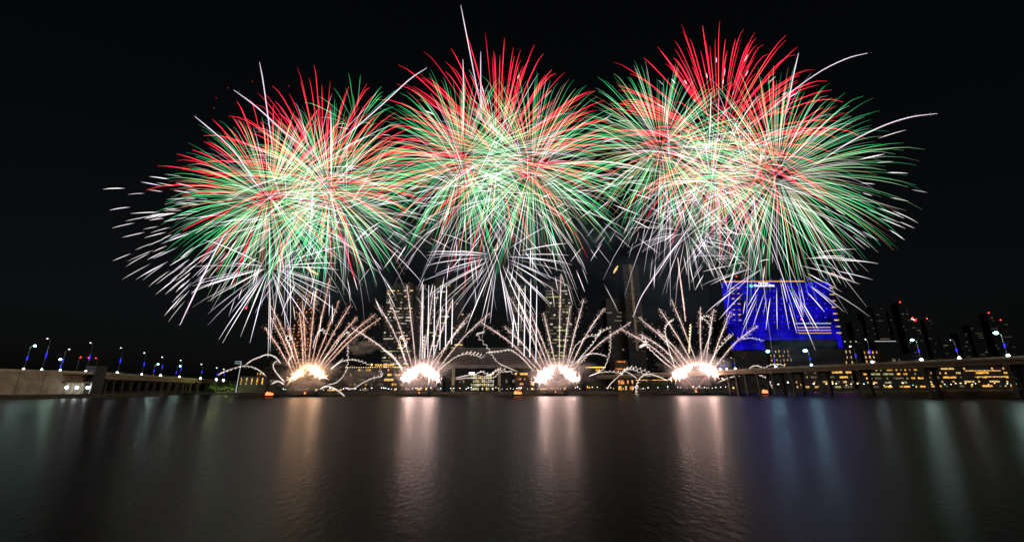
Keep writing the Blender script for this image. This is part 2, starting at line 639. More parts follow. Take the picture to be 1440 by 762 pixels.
for px, py, arm, head, foot, hr, lab in (
        (1417, 468, -2.2, 'head_teal', 'foot_white', 0.62, 'brightest teal street lamp at the near right end of the right bridge'),
        (1348, 478, -1.6, 'head_dim', 'foot_white', 0.2, 'lamp with dark head and white foot between two teal lamps, right bridge'),
        (1295, 478, -2.0, 'head_teal', 'foot_white', 0.55, 'teal street lamp, third from the near end of the right bridge'),
        (1226, 477, -0.9, 'head_dim', 'foot_blue', 0.32, 'dim headed lamp with a blue white foot in the middle of the right bridge'),
        (1205, 487, -2.0, 'head_dim', None, 0.55, 'small white street lamp without a foot light on the right bridge'),
        (1140, 493, -2.0, 'head_cyan', 'foot_blue', 0.85, 'glowing cyan lamp in front of the blue building, nearer of the two cyan ones'),
        (1090, 494, -3.5, 'head_cyan', 'foot_blue', 0.8, 'glowing cyan lamp in front of the blue building, farther of the two cyan ones'),
        (1033, 503, -1.8, 'head_dim', 'foot_blue', 0.3, 'dim lamp with a blue foot light right of the fourth fountain'),
        (1021, 507, -1.5, 'head_dim', 'foot_blue', 0.3, 'far small lamp of the right bridge beside the fourth fountain'),
        (1012, 510, -1.5, 'head_dim', 'foot_blue', 0.3, 'farthest lamp of the right bridge, closest to the fourth fountain')):
    p = RB.p(RB.s_at(px, DECK), 0.8, DECK - 0.3)
    street_lamp(p, top_z(p, py) - p.z, arm, head, foot, lab, 'street lamps on the right bridge', hr, 0.62)

# signal gantry with three red lights behind the pylon
p0 = LW.p(LW.s_at(120, DECK), 9.0, DECK)
o = empty('signal_gantry', p0)
tag(o, 'road gantry with three red orange lights behind the grey pylon', 'gantry')
zt = top_z(p0, 502) - DECK
p1 = LW.p(LW.s_at(146, DECK), 9.0, DECK) - p0
w = MB(); w.tube([(0, 0, -0.3), (0, 0, zt)], 0.15); w.build('post', M['metal'], o)
w = MB(); w.tube([p1 + Vector((0, 0, -0.3)), p1 + Vector((0, 0, zt))], 0.15); w.build('post', M['metal'], o)
w = MB(); w.tube([(0, 0, zt), p1 + Vector((0, 0, zt))], 0.12); w.build('beam', M['metal'], o)
for k in (0.08, 0.5, 0.9):
    q = p1 * k + Vector((0, -0.4, zt))
    w = MB(); w.ball(q, 0.33, 8, 5); w.build('signal_light', M['red_light'], o, smooth=True)

# ------------------------------------------------------------------ buildings
WIN = {}


def win_mesh(wd, ht, mat):
    k = (wd, ht, mat)
    if k not in WIN:
        WIN[k] = MB().box(-wd / 2, wd / 2, -0.12, 0.0, -ht / 2, ht / 2).mesh('window', M[mat])
    return WIN[k]


def tower(name, x0, x1, ytop, d, mat, label, cat, rows, cols, lit, mats, win=(0.75, 0.45), depth=30, ybase=None, cap=None,
          rz=0.0, fin=0, region=(0, 1, 0, 1), slabs=False, limit=100, runs=0.5, group=None):
    """photo columns x0..x1 measured at mid height, top row ytop, d metres away"""
    ym = (ytop + 548) / 2
    a, b = at(x0, ym, d), at(x1, ym, d)
    W = b.x - a.x
    zt = at((x0 + x1) / 2, ytop, d).z
    o = empty(name, ((a.x + b.x) / 2, d, LAND_Z), rz)
    tag(o, label, cat, group)
    H = zt - LAND_Z
    w = MB(); w.box(-W / 2, W / 2, 0, depth, 0, H); w.build('wall', M[mat], o)
    if cap:
        w = MB(); w.box(-W / 2 * cap[0], W / 2 * cap[1], 2, depth - 2, H, H + cap[2]); w.build('crown', M[mat], o)
    if fin:
        w = MB()
        for i in range(fin + 1):
            x = -W / 2 + W * i / fin
            w.box(x - 0.15, x + 0.15, -0.5, -0.003, 2, H - 0.5)
        w.build('fins', M['tower_grey'], o)
    if slabs:
        n = rows
        for j in range(n):
            z = H * (region[2] + (region[3] - region[2]) * (j + 0.5) / n)
            w = MB(); w.box(-W / 2 - 0.8, W / 2 + 0.8, -1.2, -0.003, z - 0.16, z + 0.16); w.build('floor_slab', M['tower_brown'], o)
    cells = []
    fh, cw = H * (region[3] - region[2]) / rows, W * (region[1] - region[0]) / cols
    for j in range(rows):
        p = lit * random.uniform(0.4, 1.5) if lit < 0.75 else lit
        i = 0
        while i < cols:
            if random.random() < p:
                run = 1
                while random.random() < runs and i + run < cols and run < 5:
                    run += 1
                cells.append((i, j, run))
                i += run
            i += 1
    random.shuffle(cells)
    for i, j, run in cells[:limit]:
        m = random.choice(mats)
        q = put('window', win_mesh(round(cw * (run - 1 + win[0]), 2), round(fh * win[1], 2), m), o)
        q.location = (-W / 2 + W * region[0] + cw * (i + run / 2), -0.01 if not fin else -0.55, H * region[2] + fh * (j + 0.5))
    if len(cells) > limit and limit == 100:
        w = MB()
        for i, j, run in cells[limit:]:
            x, z = -W / 2 + W * region[0] + cw * (i + run / 2), H * region[2] + fh * (j + 0.5)
            a_, b_ = cw * (run - 1 + win[0]) / 2, fh * win[1] / 2
            w.box(x - a_, x + a_, -0.13, -0.01, z - b_, z + b_)
        w.build('dim_windows', M[mats[-1]], o)['kind'] = 'stuff'
    return o, W, H


TG = 'office towers beyond the promenade'
tower('office_tower', 409, 441, 396, 520, 'tower_dark', 'dark tower with a dense orange window grid behind the first fountain', 'tower', 30, 8, 0.7,
      ['win_orange'], (0.4, 0.42), region=(0.04, 0.96, 0.05, 0.97), group=TG, limit=100, runs=0.0)
o, W, H = tower('office_tower', 538, 578, 404, 500, 'tower_dark', 'lit glass tower with many warm office windows left of the second fountain', 'tower', 28, 13, 0.5,
                ['win_white', 'win_warm', 'win_dim', 'win_dim', 'win_white', 'win_dim'], (0.8, 0.42), region=(0.03, 0.97, 0.15, 0.98), group=TG, cap=(0.5, 0.9, 6))
w = MB(); w.box(-W / 2 - 1, W / 2 + 2, -0.6, -0.2, H * 0.37, H * 0.37 + 0.9); w.build('light_strip', M['win_lime'], o)
w = MB(); w.box(-W / 2 + 6, W / 2 - 1, -0.6, -0.2, H * 0.2, H * 0.2 + 0.8); w.build('light_strip', M['win_lime'], o)
tower('office_tower', 578.5, 592, 402, 505, 'tower_grey', 'narrow grey ribbed tower shaft joined to the lit glass tower', 'tower', 24, 3, 0.05,
      ['win_dim'], (0.6, 0.4), fin=8, group=TG)
tower('office_tower', 602, 632, 398, 540, 'tower_dark', 'dark glass tower with few dim floors behind the second fountain', 'tower', 28, 7, 0.16,
      ['win_dim', 'win_dim', 'win_white', 'win_lime'], (0.8, 0.4), region=(0.03, 0.97, 0.15, 0.99), cap=(0.6, 0.2, 9), group=TG)
tower('office_tower', 634, 652, 400, 560, 'tower_grey', 'slim grey tower with warm top floors between second and third fountains', 'tower', 26, 4, 0.16,
      ['win_dim', 'win_warm'], (0.8, 0.4), region=(0.05, 0.95, 0.3, 0.98), group=TG)
tower('office_tower', 714, 740, 399, 540, 'tower_dark', 'dark tower with lime top floors at the left edge of the third fountain', 'tower', 26, 6, 0.16,
      ['win_dim', 'win_lime', 'win_dim'], (0.8, 0.4), region=(0.03, 0.97, 0.2, 0.99), group=TG)
o, W, H = tower('office_tower', 768, 806, 396, 500, 'tower_dark', 'glass tower with bright lime green office floors above the third fountain', 'tower', 28, 8, 0.5,
                ['win_lime', 'win_lime', 'win_white', 'win_dim', 'win_dim'], (0.85, 0.45), region=(0.03, 0.97, 0.18, 0.98), cap=(0.3, 0.6, 7), group=TG)
w = MB(); w.box(-4, 10, -0.7, -0.25, H * 0.44, H * 0.44 + 1.6); w.build('light_strip', M['win_white'], o)
o, W, H = tower('unfinished_tower', 882, 905, 372, 560, 'tower_dark', 'unfinished brown tower with bare floor slabs between third and fourth fountains', 'tower', 24, 4, 0.10,
                ['win_dim', 'win_far'], (0.7, 0.3), slabs=True, region=(0, 1, 0.3, 1.0), group=TG)
w = MB(); w.box(-1.6, 1.6, -0.9, -0.3, H * 0.3, H); w.build('hoist_shaft', M['concrete'], o)
tower('office_tower', 856, 878, 420, 580, 'tower_dark', 'dark tower with hardly a lit window left of the unfinished tower', 'tower', 22, 5, 0.06,
      ['win_dim'], (0.6, 0.4), group=TG)

# low buildings on the waterfront
LG = 'low buildings along the promenade'
o, W, H = tower('pavilion', 336, 375, 529, 500, 'podium', 'gold lit pavilion with tall window bays at the end of the left bridge', 'pavilion', 1, 10, 1.0, ['win_gold', 'win_warm'],
                (0.45, 0.75), 25, region=(0.02, 0.98, 0.42, 0.98), group=LG, runs=0.0)
tower('pavilion', 360, 372, 521, 520, 'podium', 'small upper storey with a row of gold lights behind the gold pavilion', 'pavilion', 1, 6, 1.0, ['win_gold'], (0.5, 0.35), 14, region=(0, 1, 0.72, 0.98), group=LG, runs=0.0)
o, W, H = tower('hotel_podium', 483, 566, 517, 470, 'podium', 'hotel podium with a golden rooftop sign between first and second fountains', 'hotel', 5, 22, 0.45,
                ['win_gold', 'win_warm', 'win_dim'], (0.6, 0.5), 30, group=LG)
for i in range(26):
    w = MB(); w.ball((-W / 2 + W * (i + 0.5) / 26, -0.4, H + 0.5), 0.35, 6, 4); w.build('cornice_light', M['dot_warm'], o)


def text(body, size, mat, parent, loc, name='lettering', depth=0.12):
    c = bpy.data.curves.new(name, 'FONT')
    c.body = body
    c.size = size
    c.extrude = depth
    c.align_x = 'CENTER'
    c.align_y = 'BOTTOM'
    c.materials.append(M[mat])
    tmp = bpy.data.objects.new(name, c)
    col.objects.link(tmp)
    bpy.context.view_layer.update()
    me = bpy.data.meshes.new_from_object(tmp.evaluated_get(bpy.context.evaluated_depsgraph_get()))
    bpy.data.objects.remove(tmp)
    t = put(name, me, parent)
    t.location = loc
    t.rotation_euler = (R(90), 0, 0)
    return t


q = at(539, 515.5, 470)
sg = empty('hotel_sign', (q.x, 469.0, H + LAND_Z))
tag(sg, 'golden illuminated hotel name sign with a tree emblem on the podium roof', 'sign')
w = MB(); w.box(-11.5, 11.5, 0.3, 0.5, 0.0, 0.3); w.build('rail', M['metal'], sg)
text('FOUR SEASONS', 3.0, 'sign_gold', sg, (1.6, 0, 1.2))
w = MB()
w.tube([(-12.6, 0, 0.9), (-12.6, 0, 2.4)], 0.22, 5)
w.ball((-12.6, 0, 3.4), 1.0, 8, 5, 1.2)
for k in range(5):
    a = R(20 + 35 * k)
    w.tube([(-12.6, 0, 2.6), (-12.6 + 1.6 * math.cos(a), 0, 2.9 + 1.7 * math.sin(a))], [0.2, 0.1], 4)
w.build('emblem', M['sign_gold'], sg)

# mall with a big louvred roof on columns
a, b = at(622, 515, 440), at(762, 515, 440)
zt, zb = at(690, 488, 440).z, at(690, 517, 440).z
o = empty('shopping_mall', ((a.x + b.x) / 2, 440, LAND_Z))
tag(o, 'wide shopping mall with a louvred roof canopy on columns and glowing glass front', 'mall')
W = b.x - a.x
zt -= LAND_Z; zb -= LAND_Z
w = MB(); w.box(-W / 2, W / 2, 0, 40, zb, zb + 3.5); w.build('canopy_edge', M['louvre'], o)
w = MB()
for k in range(9):
    z = zb + 4.2 + (zt - zb - 4.2) * k / 8.6
    w.box(-W / 2 + 1.2 * k, W / 2 - 1.2 * k, 0.8 + 0.5 * k, 38, z, z + 0.9)
w.build('louvres', M['louvre'], o)
w = MB(); w.box(-W / 2 + 9, W / 2 - 9, 5, 37, zb + 3.5, zt - 0.5); w.build('roof', M['tower_grey'], o)
for px in (637, 702, 750):
    x = at(px, 530, 440).x - (a.x + b.x) / 2
    w = MB(); w.box(x - 1.4, x + 1.4, 1.5, 4.3, 0, zb); w.build('column', M['concrete'], o)
w = MB(); w.box(-W / 2 + 2, W / 2 - 2, 14, 38, 0, zb - 0.01); w.build('wall', M['tower_dark'], o)
fa, fb = at(660, 535, 440).x - (a.x + b.x) / 2, at(694, 535, 440).x - (a.x + b.x) / 2
for j in range(5):
    for i in range(11):
        if random.random() < 0.8:
            h = zb / 6
            q = put('window', win_mesh(1.7, round(h * 0.7, 2), random.choice(['win_lime', 'win_lime', 'win_warm', 'win_white'])), o)
            q.location = (fa + (fb - fa) * (i + 0.5) / 11, 13.98, h * (j + 0.7) * (0.75 + 0.25 * abs(i - 5) / 5 if j > 3 else 1))
for px in (644, 650, 712, 722):
    q = put('window', win_mesh(2.0, 3.4, 'win_dim'), o)
    q.location = (at(px, 535, 440).x - (a.x + b.x) / 2, 13.98, zb * 0.45)
w = MB(); w.box(fa - 2, fa + 4, 13.4, 13.9, zb * 0.76, zb * 0.84); w.build('display_light', M['sign_white'], o)

tower('waterfront_block', 724, 752, 522, 430, 'podium', 'restaurant block with orange terrace lights left of the third fountain', 'building', 4, 9, 0.45, ['win_orange', 'win_gold', 'win_warm'], (0.6, 0.4), 20, group=LG)
tower('waterfront_block', 814, 842, 512, 470, 'podium', 'terraced block with a yellow roof strip right of the third fountain', 'building', 4, 8, 0.2, ['win_dim', 'win_warm'], (0.6, 0.3), 20, group=LG)
o, W, H = tower('waterfront_block', 824, 852, 515, 460, 'podium', 'low block with a long yellow light strip under the third fountain bees', 'building', 3, 8, 0.2, ['win_dim', 'win_gold'], (0.6, 0.3), 20, group=LG)
w = MB(); w.box(-W / 2, W / 2, -0.5, -0.1, H - 1.4, H - 0.5); w.build('light_strip', M['sign_gold'], o)
o, W, H = tower('waterfront_block', 866, 884, 506, 480, 'podium', 'taller block with stacked orange balconies between third and fourth fountains', 'building', 5, 4, 0.25, ['win_orange'], (0.9, 0.35), 20, group=LG)
for k in (0.96, 0.72):
    w = MB(); w.box(-W / 2 + 2 * k, W / 2 - 3 * k, -0.6, -0.1, H * k - 1.2, H * k); w.build('light_strip', M['win_orange'], o)
o, W, H = tower('waterfront_block', 869, 891, 533, 425, 'podium', 'low orange fronted restaurant on the quay between third and fourth fountains', 'building', 2, 7, 0.8, ['win_orange', 'win_gold', 'win_warm'], (0.7, 0.65), 16, group=LG)
o, W, H = tower('waterfront_block', 894, 958, 533, 440, 'podium', 'long dark low block with a thin gold eaves strip left of the fourth fountain', 'building', 3, 18, 0.1, ['win_dim'], (0.6, 0.4), 20, group=LG)
w = MB(); w.box(-W / 2, W / 2, -0.5, -0.1, H - 1.0, H - 0.5); w.build('light_strip', M['win_gold'], o)
tower('waterfront_block', 378, 482, 532, 450, 'podium', 'dark low block hidden behind the smoke of the first fountain', 'building', 3, 24, 0.08, ['win_dim', 'win_warm'], (0.6, 0.4), 20, group=LG)
tower('waterfront_block', 566, 622, 527, 450, 'podium', 'low block behind the glare of the second fountain', 'building', 3, 14, 0.5, ['win_gold', 'win_warm', 'win_dim'], (0.6, 0.4), 20, group=LG)
tower('waterfront_block', 753, 813, 530, 450, 'podium', 'low block behind the glare of the third fountain', 'building', 3, 14, 0.4, ['win_gold', 'win_warm', 'win_dim'], (0.6, 0.4), 20, group=LG)
tower('waterfront_block', 960, 1042, 535, 520, 'podium', 'low dark block behind the glare of the fourth fountain', 'building', 2, 18, 0.1, ['win_dim', 'win_warm'], (0.6, 0.4), 20, group=LG)

# under and behind the right bridge
o, W, H = tower('waterfront_block', 1118, 1200, 520, 640, 'podium', 'yellow lit waterfront block under the left half of the right bridge', 'building', 4, 26, 0.6, ['win_warm', 'win_gold', 'win_lime', 'win_dim'], (0.6, 0.4), 30, group=LG)
o, W, H = tower('waterfront_block', 1205, 1300, 517, 722, 'podium', 'yellow lit waterfront block under the middle of the right bridge', 'building', 5, 30, 0.5, ['win_warm', 'win_gold', 'win_lime', 'win_dim'], (0.6, 0.4), 30, group=LG)
o, W, H = tower('waterfront_block', 1306, 1425, 515, 832, 'podium', 'waterfront block with long gold strips under the near end of the right bridge', 'building', 5, 30, 0.4, ['win_gold', 'win_warm', 'win_dim'], (0.6, 0.4), 30, group=LG)
for k, x0, x1 in ((0.78, -0.1, 0.75), (0.5, 0.1, 0.9)):
    w = MB(); w.box(W * x0 / 2, W * x1 / 2, -0.7, -0.2, H * k, H * k + 1.6); w.build('light_strip', M['win_gold'], o)
tower('clinic_podium', 1086, 1116, 490, 636, 'tower_grey', 'podium wing with a close row of gold windows below the blue building', 'building', 4, 12, 0.5, ['win_warm', 'win_gold'], (0.5, 0.5), 30, region=(0, 1, 0.55, 0.98), runs=0.0)
tower('clinic_podium', 1146, 1202, 490, 760, 'tower_grey', 'long podium wing with two rows of gold windows right below the blue building', 'building', 4, 20, 0.75, ['win_warm', 'win_gold'], (0.5, 0.5), 30, region=(0, 1, 0.45, 0.98), runs=0.15)
tower('clinic_podium', 1220, 1243, 491, 900, 'tower_grey', 'detached podium end with gold windows right of the long podium wing', 'building', 4, 8, 0.8, ['win_warm', 'win_gold'], (0.6, 0.5), 30, region=(0, 1, 0.5, 0.98), runs=0.1)
tower('clinic_podium', 1193, 1213, 477, 860, 'tower_dark', 'roof block with a row of five warm lamps right of the blue building', 'building', 1, 5, 1.0, ['win_white'], (0.45, 0.55), 20, region=(0, 1, 0.93, 0.98), runs=0.0)
o, W, H = tower('flat_roofed_hall', 1238, 1268, 479, 930, 'tower_dark', 'dark hall with a pale flat roof edge behind the right bridge', 'building', 4, 8, 0.1, ['win_dim'], (0.6, 0.4), 30)
w = MB(); w.box(-W / 2, W / 2, -0.8, -0.1, H - 1.6, H - 0.4); w.build('roof_edge', M['strip_white'], o)
o, W, H = tower('glass_terminal', 1246, 1288, 497, 880, 'tower_dark', 'low glass terminal with a pale teal light strip above the right bridge', 'building', 2, 14, 0.25, ['win_dim'], (0.6, 0.4), 30)
w = MB(); w.box(-W / 2, W / 2 * 0.9, -0.8, -0.1, H * 0.72, H * 0.72 + 1.3); w.build('light_strip', M['strip_white'], o)

# ------------------------------------------------------------------ the blue building


def blue_material():
    m, n, o = new_mat('blue_glow_facade')  # blue floodlighting on the facade is put into its own emission
    e = n.nodes.new('ShaderNodeEmission')
    tc = n.nodes.new('ShaderNodeTexCoord')
    no = n.nodes.new('ShaderNodeTexNoise')
    no.inputs['Scale'].default_value = 0.045
    no.inputs['Detail'].default_value = 8
    n.links.new(tc.outputs['Object'], no.inputs['Vector'])
    br = n.nodes.new('ShaderNodeTexBrick')
    br.inputs['Scale'].default_value = 0.16
    br.inputs['Color1'].default_value = (1, 1, 1, 1)
    br.inputs['Color2'].default_value = (0.55, 0.55, 0.55, 1)
    br.inputs['Mortar'].default_value = (0.12, 0.12, 0.12, 1)
    br.inputs['Mortar Size'].default_value = 0.05
    br.offset = 0.0
    mp = n.nodes.new('ShaderNodeMapping')
    mp.inputs['Rotation'].default_value = (R(90), 0, 0)
    n.links.new(tc.outputs['Object'], mp.inputs[0])
    n.links.new(mp.outputs[0], br.inputs['Vector'])
    mr = n.nodes.new('ShaderNodeMapRange')
    mr.inputs[1].default_value = 0.3
    mr.inputs[2].default_value = 0.7
    mr.inputs[3].default_value = 0.03
    mr.inputs[4].default_value = 1.5
    n.links.new(no.outputs['Fac'], mr.inputs[0])
    mu = n.nodes.new('ShaderNodeMath'); mu.operation = 'MULTIPLY'
    n.links.new(mr.outputs[0], mu.inputs[0])
    n.links.new(br.outputs['Color'], mu.inputs[1])
    e.inputs[0].default_value = (0.014, 0.006, 1.0, 1)
    n.links.new(mu.outputs[0], e.inputs[1])
    n.links.new(e.outputs[0], o.inputs[0])
    return m


M['blue'] = blue_material()
BD = 640


def bx(px, py=440):
    return at(px, py, BD).x


q0, q1 = at(1024, 470, BD), at(1182, 470, BD)
cx = (q0.x + q1.x) / 2
o = empty('hospital_building', (cx, BD, LAND_Z))
tag(o, 'huge block glowing deep blue with a white roof sign, behind the right bridge', 'hospital')


def zz(py, px=1100):
    return at(px, py, BD).z - LAND_Z


Wb = q1.x - q0.x
w = MB(); w.box(-Wb / 2, Wb / 2, 0, 45, zz(478), zz(394)); w.build('wall', M['tower_dark'], o)
w = MB(); w.box(-Wb / 2 + 12, Wb / 2 - 8, -0.6, -0.1, zz(478), zz(397)); w.build('glow_facade', M['blue'], o)  # skin that emits blue in place of floodlighting
w = MB()
for k in range(14):
    z = zz(478) + (zz(398) - zz(478)) * (k + 0.5) / 14
    w.box(-Wb / 2 + 12.2, Wb / 2 - 8.2, -0.95, -0.61, z - 0.45, z + 0.45)
w.build('floor_ledges', M['tower_dark'], o)
w = MB(); w.box(-Wb / 2, -Wb / 2 + 11.5, -0.5, -0.1, zz(470), zz(397)); w.build('glow_side', M['blue'], o)
w = MB(); w.box(Wb / 2 - 7.5, Wb / 2, -0.5, -0.1, zz(489), zz(397)); w.build('glow_side', M['blue'], o)
w = MB(); w.box(-Wb / 2 + 18, -Wb / 2 + 52, -1.0, 30, zz(491), zz(478) - 0.01); w.build('glow_base', M['blue'], o)
w = MB(); w.box(-Wb / 2 + 4, Wb / 2, 2, 44, 0, zz(491)); w.build('podium', M['tower_grey'], o)
w = MB(); w.box(-Wb / 2 + 8, Wb / 2 - 40, -1.0, -0.7, zz(396.5), zz(395)); w.build('roof_strip', M['strip_warm'], o)
w = MB(); w.box(Wb / 2 - 66, Wb / 2 - 12, -1.6, -0.7, zz(455.5), zz(454.5)); w.build('terrace_strip', M['strip_white'], o)
w = MB()
for k in range(3):
    w.box(Wb / 2 - 64, Wb / 2 - 14, -1.2, -0.65, zz(461 + 4 * k), zz(460 + 4 * k))
w.build('terrace_louvre', M['strip_warm'], o)
for k in range(22):                      # gold stair windows up both flanks
    l = k < 14
    px = (1030 + (k % 2) * 8 + 0.15 * k) if l else 1168 + (k - 14) * 1.6
    py = (405 + (k // 2) * 7.5) if l else 405 + (k - 14) * 9
    q = at(px, py, BD)
    h = put('window', win_mesh(4.2 if l else 7.5, 1.7, 'win_warm'), o)
    h.location = (q.x - cx, -0.75, q.z - LAND_Z)
for k in range(70):                     # bright blue spots over the facade
    i, j = k % 10, k // 10
    q = at(1050 + 12.2 * i + random.uniform(-2, 2), 402 + 8.5 * j + random.uniform(-2, 2), BD)
    w = MB(); w.ball((0, 0, 0), random.uniform(0.7, 1.2), 6, 4)
    h = w.build('facade_spot', M['led_blue'], o); h.location = (q.x - cx, -0.9, q.z - LAND_Z)
for k in range(11):
    q = at(1034 + 13 * k, 391.5 - random.uniform(0, 3), BD)
    w = MB(); w.ball((0, 0, 0), 1.3, 6, 4); h = w.build('roof_light', M['led_blue'], o); h.location = (q.x - cx, 3, zz(394) + 1.2)
for px, py in ((1035, 389), (1020, 396), (1126, 449), (1169, 385)):
    q = at(px, py, BD)
    w = MB(); w.ball((0, 0, 0), 0.8, 6, 4); h = w.build('aviation_light', M['red_light'], o); h.location = (q.x - cx, -1.4, q.z - LAND_Z)
sg = empty('roof_sign', (at(1074, 405, BD).x, BD - 2.2, at(1074, 404.2, BD).z))
tag(sg, 'white lettered roof sign with a green square emblem on the blue building', 'sign')
text('Cleveland Clinic', 5.0, 'sign_white', sg, (0, 0, 0), depth=0.2)
text('Abu Dhabi', 3.4, 'sign_white', sg, (-1, 0, 4.8), depth=0.2)
w = MB(); w.box(-22.5, -18.6, -0.3, 0.3, 0, 4.2); w.build('emblem', M['sign_green'], sg)
w = MB(); w.box(-23, 19, 0.5, 0.8, -0.5, 0.1); w.build('rail', M['metal'], sg)

# ------------------------------------------------------------------ skyline far right
SG = 'dark skyline towers far off on the right'
sky_spec = [(1208, 1222, 452, 'dark far tower nearest the blue building, a few white windows'),
            (1226, 1238, 440, 'slim dark far tower beside the blue building'),
            (1240, 1258, 432, 'broad dark far tower left of the highest red light'),
            (1262, 1276, 436, 'dark far tower just left of the highest red light'),
            (1277, 1290, 426, 'tallest far tower, topped by the highest red light'),
            (1291, 1306, 448, 'far tower with a red and white cluster on its roof'),
            (1312, 1326, 449, 'far tower with a single red roof light in the middle of the skyline'),
            (1330, 1346, 470, 'low far tower in the gap of the skyline'),
            (1358, 1372, 468, 'low far tower with scattered white windows'),
            (1376, 1392, 457, 'dark mid height far tower left of the last teal street lamp'),
            (1403, 1416, 441, 'far tower with a red roof light right of the last teal street lamp'),
            (1418, 1432, 451, 'rightmost far tower with a low red roof light')]
for k, (x0, x1, yt, lab) in enumerate(sky_spec):
    o, W, H = tower('distant_tower', x0, x1, yt, 1300 + 60 * (k % 4), 'tower_dark', lab, 'tower', 26, 6, 0.07, ['win_far', 'win_far', 'win_far', 'win_dim'],
                    (0.5, 0.3), 25, group=SG, limit=24)
    if k in (4, 5, 6, 10, 11):
        w = MB(); w.tube([(0, 4, H), (0, 4, H + 4)], 0.4); ml = w.build('mast', M['metal'], o)
        w = MB(); w.ball((0, 4, H + 4), 1.7, 8, 5); w.build('aviation_light', M['red_light'], ml, smooth=True)
    if k == 5:
        for dx, dz, m in ((-8, -1, 'dot_warm'), (-3, -3, 'dot_white'), (5, -2, 'red_light'), (2, -7, 'red_light')):
            w = MB(); w.ball((dx, -1, H + dz), 1.6, 6, 4); w.build('roof_light', M[m], o)

# ------------------------------------------------------------------ promenade lamps, trees
PG = 'small lamps along the far promenade'
proto = {}


def promenade_lamp(p, h, mat, r, label):
    k = (mat,)
    if k not in proto:
        o = empty('promenade_lamp', (0, 0, 0))
        w = MB(); w.tube([(0, 0, 0), (0, 0, 1.0)], [0.012, 0.01], 5); w.build('post', M['metal'], o)
        w = MB(); w.ball((0, 0, 1.02), 0.09, 8, 5); w.build('globe', M[mat], o, smooth=True)
        proto[k] = o
    else:
        o = copy_tree(proto[k])
    o.location = p
    o.scale = (h * r, h * r, h)
    tag(o, label, 'lamp', PG)


px = 396.0
while px < 1040:
    p = at(px, 548, shore_d(px)); p.y += 3; p.z = LAND_Z
    m = random.choice(['dot_white', 'dot_white', 'dot_warm', 'dot_blue'])
    promenade_lamp(p, random.uniform(2.2, 4.0), m, random.uniform(0.9, 1.7), {'dot_white': 'small white lamp globe in the row along the far promenade',
                   'dot_warm': 'small warm orange lamp globe in the row along the far promenade', 'dot_blue': 'small bluish lamp globe in the row along the far promenade'}[m])
    px += random.choice([3, 4, 5, 7, 9, 14])
px = 1098.0
while px < 1440:
    p = at(px, 548, shore_d(px)); p.y += 3; p.z = LAND_Z
    m = random.choice(['dot_white', 'dot_warm', 'dot_warm', 'dot_teal'])
    promenade_lamp(p, random.uniform(5, 9), m, random.uniform(0.9, 1.5), {'dot_white': 'small white lamp globe on the quay seen under the right bridge',
                   'dot_warm': 'small warm orange lamp globe on the quay seen under the right bridge', 'dot_teal': 'small teal lamp globe on the quay seen under the right bridge'}[m])
    px += random.choice([5, 7, 9, 14, 18])


def tree_meshes(h, cr):
    w = MB()
    w.tube([(0, 0, 0), (0.1, 0, h * 0.3), (0, 0.1, h * 0.6)], [0.25, 0.18, 0.1])
    for k in range(5):
        a = k * 1.26
        w.tube([(0, 0, h * (0.35 + 0.04 * k)), (cr * 0.6 * math.cos(a), cr * 0.6 * math.sin(a), h * (0.62 + 0.05 * k))], [0.1, 0.03], 4)
    t = w.mesh('trunk', M['bark'])
    w = MB()
    clumps = [Vector((random.gauss(0, cr * 0.45), random.gauss(0, cr * 0.45), h * random.uniform(0.45, 0.98))) for _ in range(16)]
    for c in clumps:
        for _ in range(75):
            p = c + Vector((random.gauss(0, 1), random.gauss(0, 1), random.gauss(0, 0.7))) * cr * 0.2
            u = Vector((random.gauss(0, 1), random.gauss(0, 1), random.gauss(0, 1))).normalized()
            v = u.cross(Vector((random.gauss(0, 1), random.gauss(0, 1), random.gauss(0, 1)))).normalized()
            s = random.uniform(0.16, 0.36)
            w.add([p - u * s, p + v * s * 0.5, p + u * s, p - v * s * 0.5], [(0, 1, 2, 3)])
    return t, w.mesh('crown', M['leaf'])


TM = [tree_meshes(6.5, 2.6), tree_meshes(8, 2.8), tree_meshes(5.5, 2.8)]


def tree(p, k, s, label, group):
    o = empty('broadleaf_tree', p, random.random() * 6)
    o.scale = (s, s, s)
    tag(o, label, 'tree', group)
    put('trunk', TM[k][0], o)
    put('crown', TM[k][1], o)
    return o


for i, px in enumerate((296, 303, 309, 315, 321, 327, 332)):
    p = at(px, 548, 520 - i * 6); p.z = LAND_Z
    tree(p, i % 3, 1.35, 'green floodlit tree in the row below the far end of the left bridge', 'floodlit trees by the left bridge')
for i in range(4):
    px = 298 + i * 10
    p = at(px, 548, 508 - i * 8); p.z = LAND_Z
    o = empty('ground_floodlight', p)
    tag(o, 'small floodlight on the ground in front of the green lit trees', 'floodlight', 'floodlights under the green trees')
    w = MB(); w.frustum(-0.4, 0.4, -0.3, 0.3, 0.0, -0.5, 0.5, -0.1, 0.5, 0.7); w.build('housing', M['metal'], o)
    w = MB(); w.add([(-0.42, 0.12, 0.72), (0.42, 0.12, 0.72), (0.42, 0.48, 0.72), (-0.42, 0.48, 0.72)], [(0, 1, 2, 3)]); w.build('lens', M['dot_warm'], o)
    ld = bpy.data.lights.new('floodlight', 'POINT'); ld.energy = 2600; ld.color = (0.85, 1.0, 0.35); ld.shadow_soft_size = 0.4
    lo = bpy.data.objects.new('floodlight', ld); col.objects.link(lo); lo.parent = o; lo.location = (0, 0.3, 1.3)
